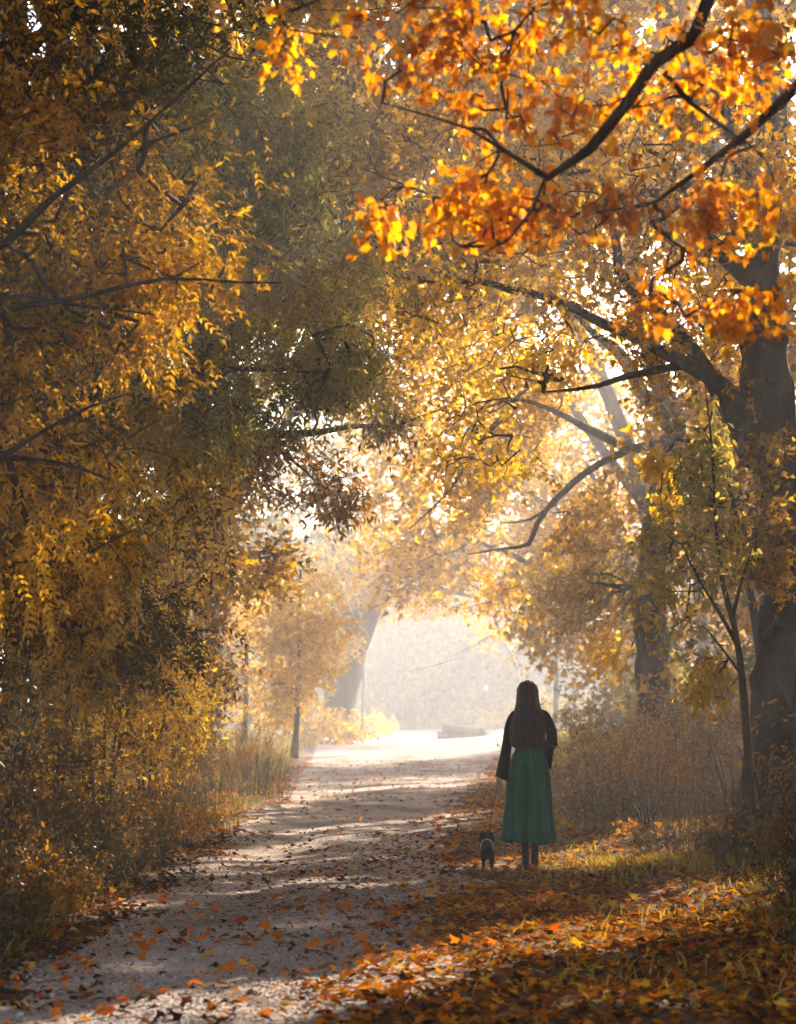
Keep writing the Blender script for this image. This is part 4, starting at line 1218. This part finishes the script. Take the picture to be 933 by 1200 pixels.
# blouse
bn = [((0, 0, 1.06), (.128, .095)), ((-.005, 0, 1.16), (.135, .10)), ((-.005, 0, 1.27), (.15, .105)), ((-.01, -.005, 1.365), (.10, .075)), ((-.15, -.005, 1.345), .050), ((-.212, -.01, 1.08), .042), ((.155, -.005, 1.35), .050), ((.225, -.01, 1.10), .042)]
bl = skin_mesh('blouse', bn, [(0, 1), (1, 2), (2, 3), (3, 4), (4, 5), (3, 6), (6, 7)], 2)
blouse = wobj('blouse', bl, [M['black']])


def sleeve(P, R, flat=1.0):
    P = np.array(P, float)
    n = 14
    Z4 = catmull(np.c_[P, R], n)
    V, Qd, T = tube(Z4[:, :3], np.maximum(Z4[:, 3], .01), k=20, closed=False)
    th = np.tile(np.arange(20) / 20 * 2 * np.pi, n)
    t = np.repeat(np.linspace(0, 1, n), 20)
    c = np.repeat(Z4[:, :3], 20, 0)
    V = c + (V - c) * (1 + .13 * t * np.sin(th * 6 + t * 3))[:, None]
    V[-20:, 2] += -.012 * np.cos(th[-20:])
    # cloth thickness
    Vi = c + (V - c) * .94
    n0 = len(V)
    Qi = Qd[:, ::-1] + n0
    e = np.arange(20); base = (n - 1) * 20
    rim = np.stack([base + e, base + (e + 1) % 20, n0 + base + (e + 1) % 20, n0 + base + e], -1)
    mb = MB().add(np.vstack([V, Vi]), np.vstack([Qd, Qi, rim]))
    return wmb(mb, 'sleeve', M['black'], blouse)


sleeve([(-.10, -.005, 1.385), (-.15, -.005, 1.355), (-.190, -.01, 1.26), (-.212, -.01, 1.12), (-.230, .0, 1.0), (-.262, .02, .80)], [.022, .038, .044, .044, .047, .062])
sleeve([(.10, -.005, 1.39), (.15, -.005, 1.362), (.19, -.01, 1.28), (.212, -.012, 1.20), (.222, -.01, 1.09)], [.022, .038, .045, .047, .049])
sleeve([(.222, -.02, 1.12), (.205, .06, 1.09), (.17, .17, 1.08)], [.048, .055, .066])
# hanging lower edge of the right bell sleeve
dr = MB()
for i in range(7):
    t = i / 6
    x0, y0 = .215 - .05 * t, .01 + .15 * t
    dr.tube([(x0, y0, 1.06), (x0 - .012, y0 + .005, .97), (x0 - .016, y0, .87 + .03 * abs(t - .4))], [.024, .022, .012], k=7)
wmb(dr, 'sleeve_drape', M['black'], blouse)

# skirt
nz_, nt_ = 44, 160
zz = np.linspace(1.095, .245, nz_)
th = np.arange(nt_) / nt_ * 2 * np.pi
prof = np.interp(zz, [.245, .5, .8, .93, 1.02, 1.06, 1.095], [.226, .206, .180, .165, .140, .126, .124])
amp = np.interp(zz, [.245, .8, 1.0, 1.06], [.30, .23, .12, .03])
fold = 1.5 * np.abs(np.sin(th * 5 + .8 * np.sin(th * 2 + 1) + .4 * np.sin(th * 3))) ** .8 - .9 + .10 * np.sin(th * 14 + 2)
rr = prof[:, None] * (1 + amp[:, None] * (fold[None] + .25 * np.sin(th * 6 + zz[:, None] * 4)))
cx = np.interp(zz, [.245, 1.1], [-.01, -.005])[:, None]
V = np.stack([cx + np.cos(th)[None] * rr, np.sin(th)[None] * rr * .80 + .01 * np.interp(zz, [.245, 1.1], [3, 0])[:, None], zz[:, None] + (np.clip((.5 - zz[:, None]) / .25, 0, 1) * (.014 * np.sin(th * 2 + .6) + .008 * np.sin(th * 7))) + 0 * rr], -1).reshape(-1, 3)
i = np.arange(nz_ - 1)[:, None] * nt_; j = np.arange(nt_)[None]; j2 = (j + 1) % nt_
Qs = np.stack([i + j, i + nt_ + j, i + nt_ + j2, i + j2], -1).reshape(-1, 4)
cvec = np.array([-.008, 0, 0])
Vi = V.copy(); Vi[:, :2] = (V[:, :2] - cvec[:2]) * .985 + cvec[:2]
e = np.arange(nt_); b0 = (nz_ - 1) * nt_; n0 = len(V)
rim = np.stack([b0 + e, n0 + b0 + e, n0 + b0 + (e + 1) % nt_, b0 + (e + 1) % nt_], -1)
skirt = wmb(MB().add(np.vstack([V, Vi]), np.vstack([Qs, Qs[:, ::-1] + n0, rim])), 'skirt', M['green'])
wb_ = MB()
ring = [(-.005 + math.cos(a) * .139, math.sin(a) * .112, 1.08) for a in np.linspace(0, 2 * math.pi, 40)]
V = []
for z_, k_ in ((1.055, 1.0), (1.06, 1.02), (1.10, 1.01), (1.105, .98)):
    V += [(-.005 + math.cos(a) * .130 * k_, math.sin(a) * .104 * k_, z_) for a in np.arange(40) / 40 * 2 * math.pi]
i = np.arange(3)[:, None] * 40; j = np.arange(40)[None]
wmb(MB().add(np.array(V), np.stack([i + j, i + (j + 1) % 40, i + 40 + (j + 1) % 40, i + 40 + j], -1).reshape(-1, 4)), 'waistband', M['green'], skirt)

# shoes
for sx, ax, ay in ((-1, -.045, -.02), (1, .058, .07)):
    mb = MB()
    tx = ax + sx * .022
    mb.tube([(ax, ay - .035, .045), (ax, ay, .055), (ax + sx * .01, ay + .06, .04), (tx, ay + .13, .026), (tx, ay + .165, .022)], [.028, .036, .036, .034, .018], k=12)
    mb.tube([(ax, ay, .06), (ax, ay - .003, .10), (ax, ay - .004, .145)], [.036, .037, .040], k=12)
    mb.tube([(ax, ay - .025, .045), (ax, ay - .028, .0)], [.022, .019], k=8)
    wmb(mb, 'shoe', M['leather'])

# hair: a shell over the head and back, with strands laid on it
zk = [1.668, 1.655, 1.63, 1.59, 1.54, 1.48, 1.42, 1.35, 1.27, 1.19, 1.12, 1.07]
hw = [.012, .042, .066, .080, .084, .088, .104, .124, .142, .152, .148, .125]
yc = [.0, -.002, -.004, -.008, -.012, -.018, -.035, -.055, -.062, -.066, -.07, -.074]
hd = [.02, .055, .085, .10, .102, .095, .080, .066, .062, .060, .055, .045]


def hair_at(phi, z, off=0.0):
    """phi: angle round the head from straight behind"""
    w = np.interp(z, zk[::-1], hw[::-1]) + off; d = np.interp(z, zk[::-1], hd[::-1]) + off; y_ = np.interp(z, zk[::-1], yc[::-1])
    cxx = np.interp(z, [1.07, 1.2, 1.35, 1.6], [-.034, -.028, -.020, -.014])
    return np.stack([cxx + np.sin(phi) * w, y_ - np.cos(phi) * d, z + 0 * w], -1)


zs = np.r_[np.linspace(1.668, 1.60, 8), np.linspace(1.585, 1.09, 26)]
ph = np.linspace(-1, 1, 56)
lim_ = np.interp(zs, [1.07, 1.40, 1.5, 1.62, 1.64, 1.668], [1.55, 1.75, 1.95, 2.05, 3.1, 3.14])
PH = ph[None] * lim_[:, None]
V = hair_at(PH, zs[:, None] + 0 * PH, .0)
st = (noise(np.c_[PH.ravel() * 9, zs.repeat(56) * 2.0], 1, 81) - .5) * .022 * np.clip((1.64 - zs.repeat(56)) * 5, 0, 1)
V = V.reshape(-1, 3) + np.c_[np.sin(PH.ravel()), -np.cos(PH.ravel()), 0 * PH.ravel()] * st[:, None]
V[-56:, 2] += rng.uniform(-.02, .05, 56)
i = np.arange(len(zs) - 1)[:, None] * 56; j = np.arange(55)[None]
Qs = np.stack([i + j, i + 56 + j, i + 57 + j, i + 1 + j], -1).reshape(-1, 4)
c0 = V.mean(0)
Vi = V - np.c_[np.sin(PH.ravel()), -np.cos(PH.ravel()), 0 * PH.ravel()] * .012
hair = wmb(MB().add(np.vstack([V, Vi]), np.vstack([Qs, Qs[:, ::-1] + len(V)])), 'hair', M['hair'])
mb = MB()
for s in range(330):
    p0 = rng.uniform(-1.75, 1.75)
    z_end = rng.uniform(1.07, 1.26) - .03 * math.cos(p0)
    zt = rng.uniform(1.45, 1.66)
    if s <= 40: zt = rng.uniform(1.30, 1.42)
    n = 12
    z_ = np.linspace(zt, z_end, n)
    wv = rng.uniform(.06, .16) * np.sin(z_ * rng.uniform(26, 40) + rng.uniform(0, 6)) * np.clip((1.5 - z_) * 3, 0, 1)
    P_ = hair_at(p0 * (1 + .05 * rng.normal()) + wv, z_, rng.uniform(.0, .016) if s > 40 else rng.uniform(.012, .032))
    P_ = P_ + np.c_[rng.normal(0, .0015, (n, 2)), np.zeros(n)]
    mb.tube(P_, np.r_[.002, np.full(n - 2, rng.uniform(.003, .0055)), .0012], k=4, closed=False)
wmb(mb, 'strands', M['strands'], hair)['kind'] = 'stuff'

# ------------------------------------------------------------------ the dog
DX, DY = float(gr(569, 1016)[0]), 18.25
DZ = hz(DX, DY)
dog = empty('dog', (DX, DY, DZ), 'small black dog on a lead seen from behind beside the woman', 'dog')
M['fur'] = rough_mat('black_fur', [(.35, (.005, .004, .004)), (.6, (.014, .011, .010)), (.75, (.04, .027, .02))], 14, .8, .8, 90, spec=.3, bdist=.01, stretch=(1, .4, 1))
M['tan'] = rough_mat('tan_fur', [(.3, (.16, .07, .035)), (.7, (.30, .15, .08))], 25, .8, .5, 90, bdist=.006)
dn_ = [((0, -.15, .160), (.050, .055)), ((0, -.04, .175), (.054, .06)), ((0, .06, .195), (.056, .066)), ((0, .105, .235), (.044, .045)), ((0, .12, .285), (.054, .046)), ((0, .17, .275), (.028, .026)), ((0, .215, .268), (.017, .016))]
de = [(0, 1), (1, 2), (2, 3), (3, 4), (4, 5), (5, 6)]
for sx in (-1, 1):
    b = len(dn_)
    dn_ += [((sx * .036, -.155, .125), .036), ((sx * .043, -.125, .085), .022), ((sx * .041, -.185, .052), .013), ((sx * .041, -.175, .016), .014), ((sx * .041, -.155, .012), .013)]
    de += [(0, b), (b, b + 1), (b + 1, b + 2), (b + 2, b + 3), (b + 3, b + 4)]
    b = len(dn_)
    dn_ += [((sx * .036, .08, .125), .028), ((sx * .040, .055, .085), .018), ((sx * .040, .07, .04), .012), ((sx * .040, .078, .014), .014), ((sx * .040, .095, .012), .013)]
    de += [(2, b), (b, b + 1), (b + 1, b + 2), (b + 2, b + 3), (b + 3, b + 4)]
dm = skin_mesh('body', dn_, de, 2)
dog.scale = (.90, .95, 1.02)
o = wobj('body', dm, [M['fur'], M['tan']], dog)
for p in dm.polygons:
    p.material_index = 1 if p.center.z < .045 or (p.center.y > .16 and p.center.z < .27) else 0
for sx in (-1, 1):
    mb = MB().tube([(sx * .032, .11, .318), (sx * .049, .107, .296), (sx * .057, .112, .258), (sx * .054, .12, .228)], [.012, .018, .019, .009], k=9)
    V = np.vstack(mb.V); wmb(mb, 'ear', M['fur'], dog)
    wmb(MB().tube([(sx * .022, .158, .298), (sx * .022, .164, .298)], [.006, .004], k=8), 'eye', M['leather'], dog)
wmb(MB().tube([(0, .220, .272), (0, .232, .270)], [.010, .006], k=8), 'nose', M['leather'], dog)
wmb(MB().tube([(0, -.21, .185), (.006, -.235, .185), (.010, -.25, .165), (.012, -.255, .14)], [.015, .011, .009, .004], k=8), 'tail', M['fur'], dog)
M['strap'] = rough_mat('pale_strap', [(.3, (.42, .36, .33)), (.7, (.6, .52, .48))], 30, .7, .2, 90)
hn = [(math.cos(a) * .062, .045 - .02 * math.sin(a), .192 + math.sin(a) * .070) for a in np.linspace(0, 2 * math.pi, 25)]
wmb(MB().tube(hn, [.0045] * 25, k=7, closed=False), 'harness', M['strap'], dog)
wmb(MB().tube([(math.cos(a) * .050, .105 + .018 * math.sin(a) * -1, .228 + math.sin(a) * .046) for a in np.linspace(0, 2 * math.pi, 25)], [.0045] * 25, k=7, closed=False), 'collar', M['strap'], dog)
hp = np.array([WX - .280, WY + .04, WZ + .755]); cp = np.array([DX, DY + .05, DZ + .245])
le = MB().tube(catmull([hp + [.01, 0, -.02], hp, hp * .6 + cp * .4 + [-.012, 0, -.05], hp * .25 + cp * .75 + [-.008, 0, -.05], cp], 30), np.full(30, .0045), k=6)
o = le.build('leash', M['leather'])
tag(o, 'thin dark leash running from the woman\'s left hand down to the dog', 'leash')

# ------------------------------------------------------------------ the mist
def haze_box():
    m, N, L = mat('mist')
    out = N.new('ShaderNodeOutputMaterial'); v = N.new('ShaderNodeVolumePrincipled')
    v.inputs['Color'].default_value = (.92, .94, 1.0, 1)
    v.inputs['Density'].default_value = HAZE
    v.inputs['Anisotropy'].default_value = .6
    L.new(v.outputs[0], out.inputs['Volume'])
    x0, x1, y0, y1, z0, z1 = -620, 620, -420, 1000, -1.5, 21
    V = [(x, y, z) for x in (x0, x1) for y in (y0, y1) for z in (z0, z1)]
    Qd = [(0, 1, 3, 2), (4, 6, 7, 5), (0, 4, 5, 1), (2, 3, 7, 6), (0, 2, 6, 4), (1, 5, 7, 3)]
    o = obj('haze', mesh_np('haze', V, None, m, quads=Qd))
    tag(o, kind='stuff')


haze_box()
print('leaf tris', LEAVES[0], 'objects', len(bpy.data.objects))
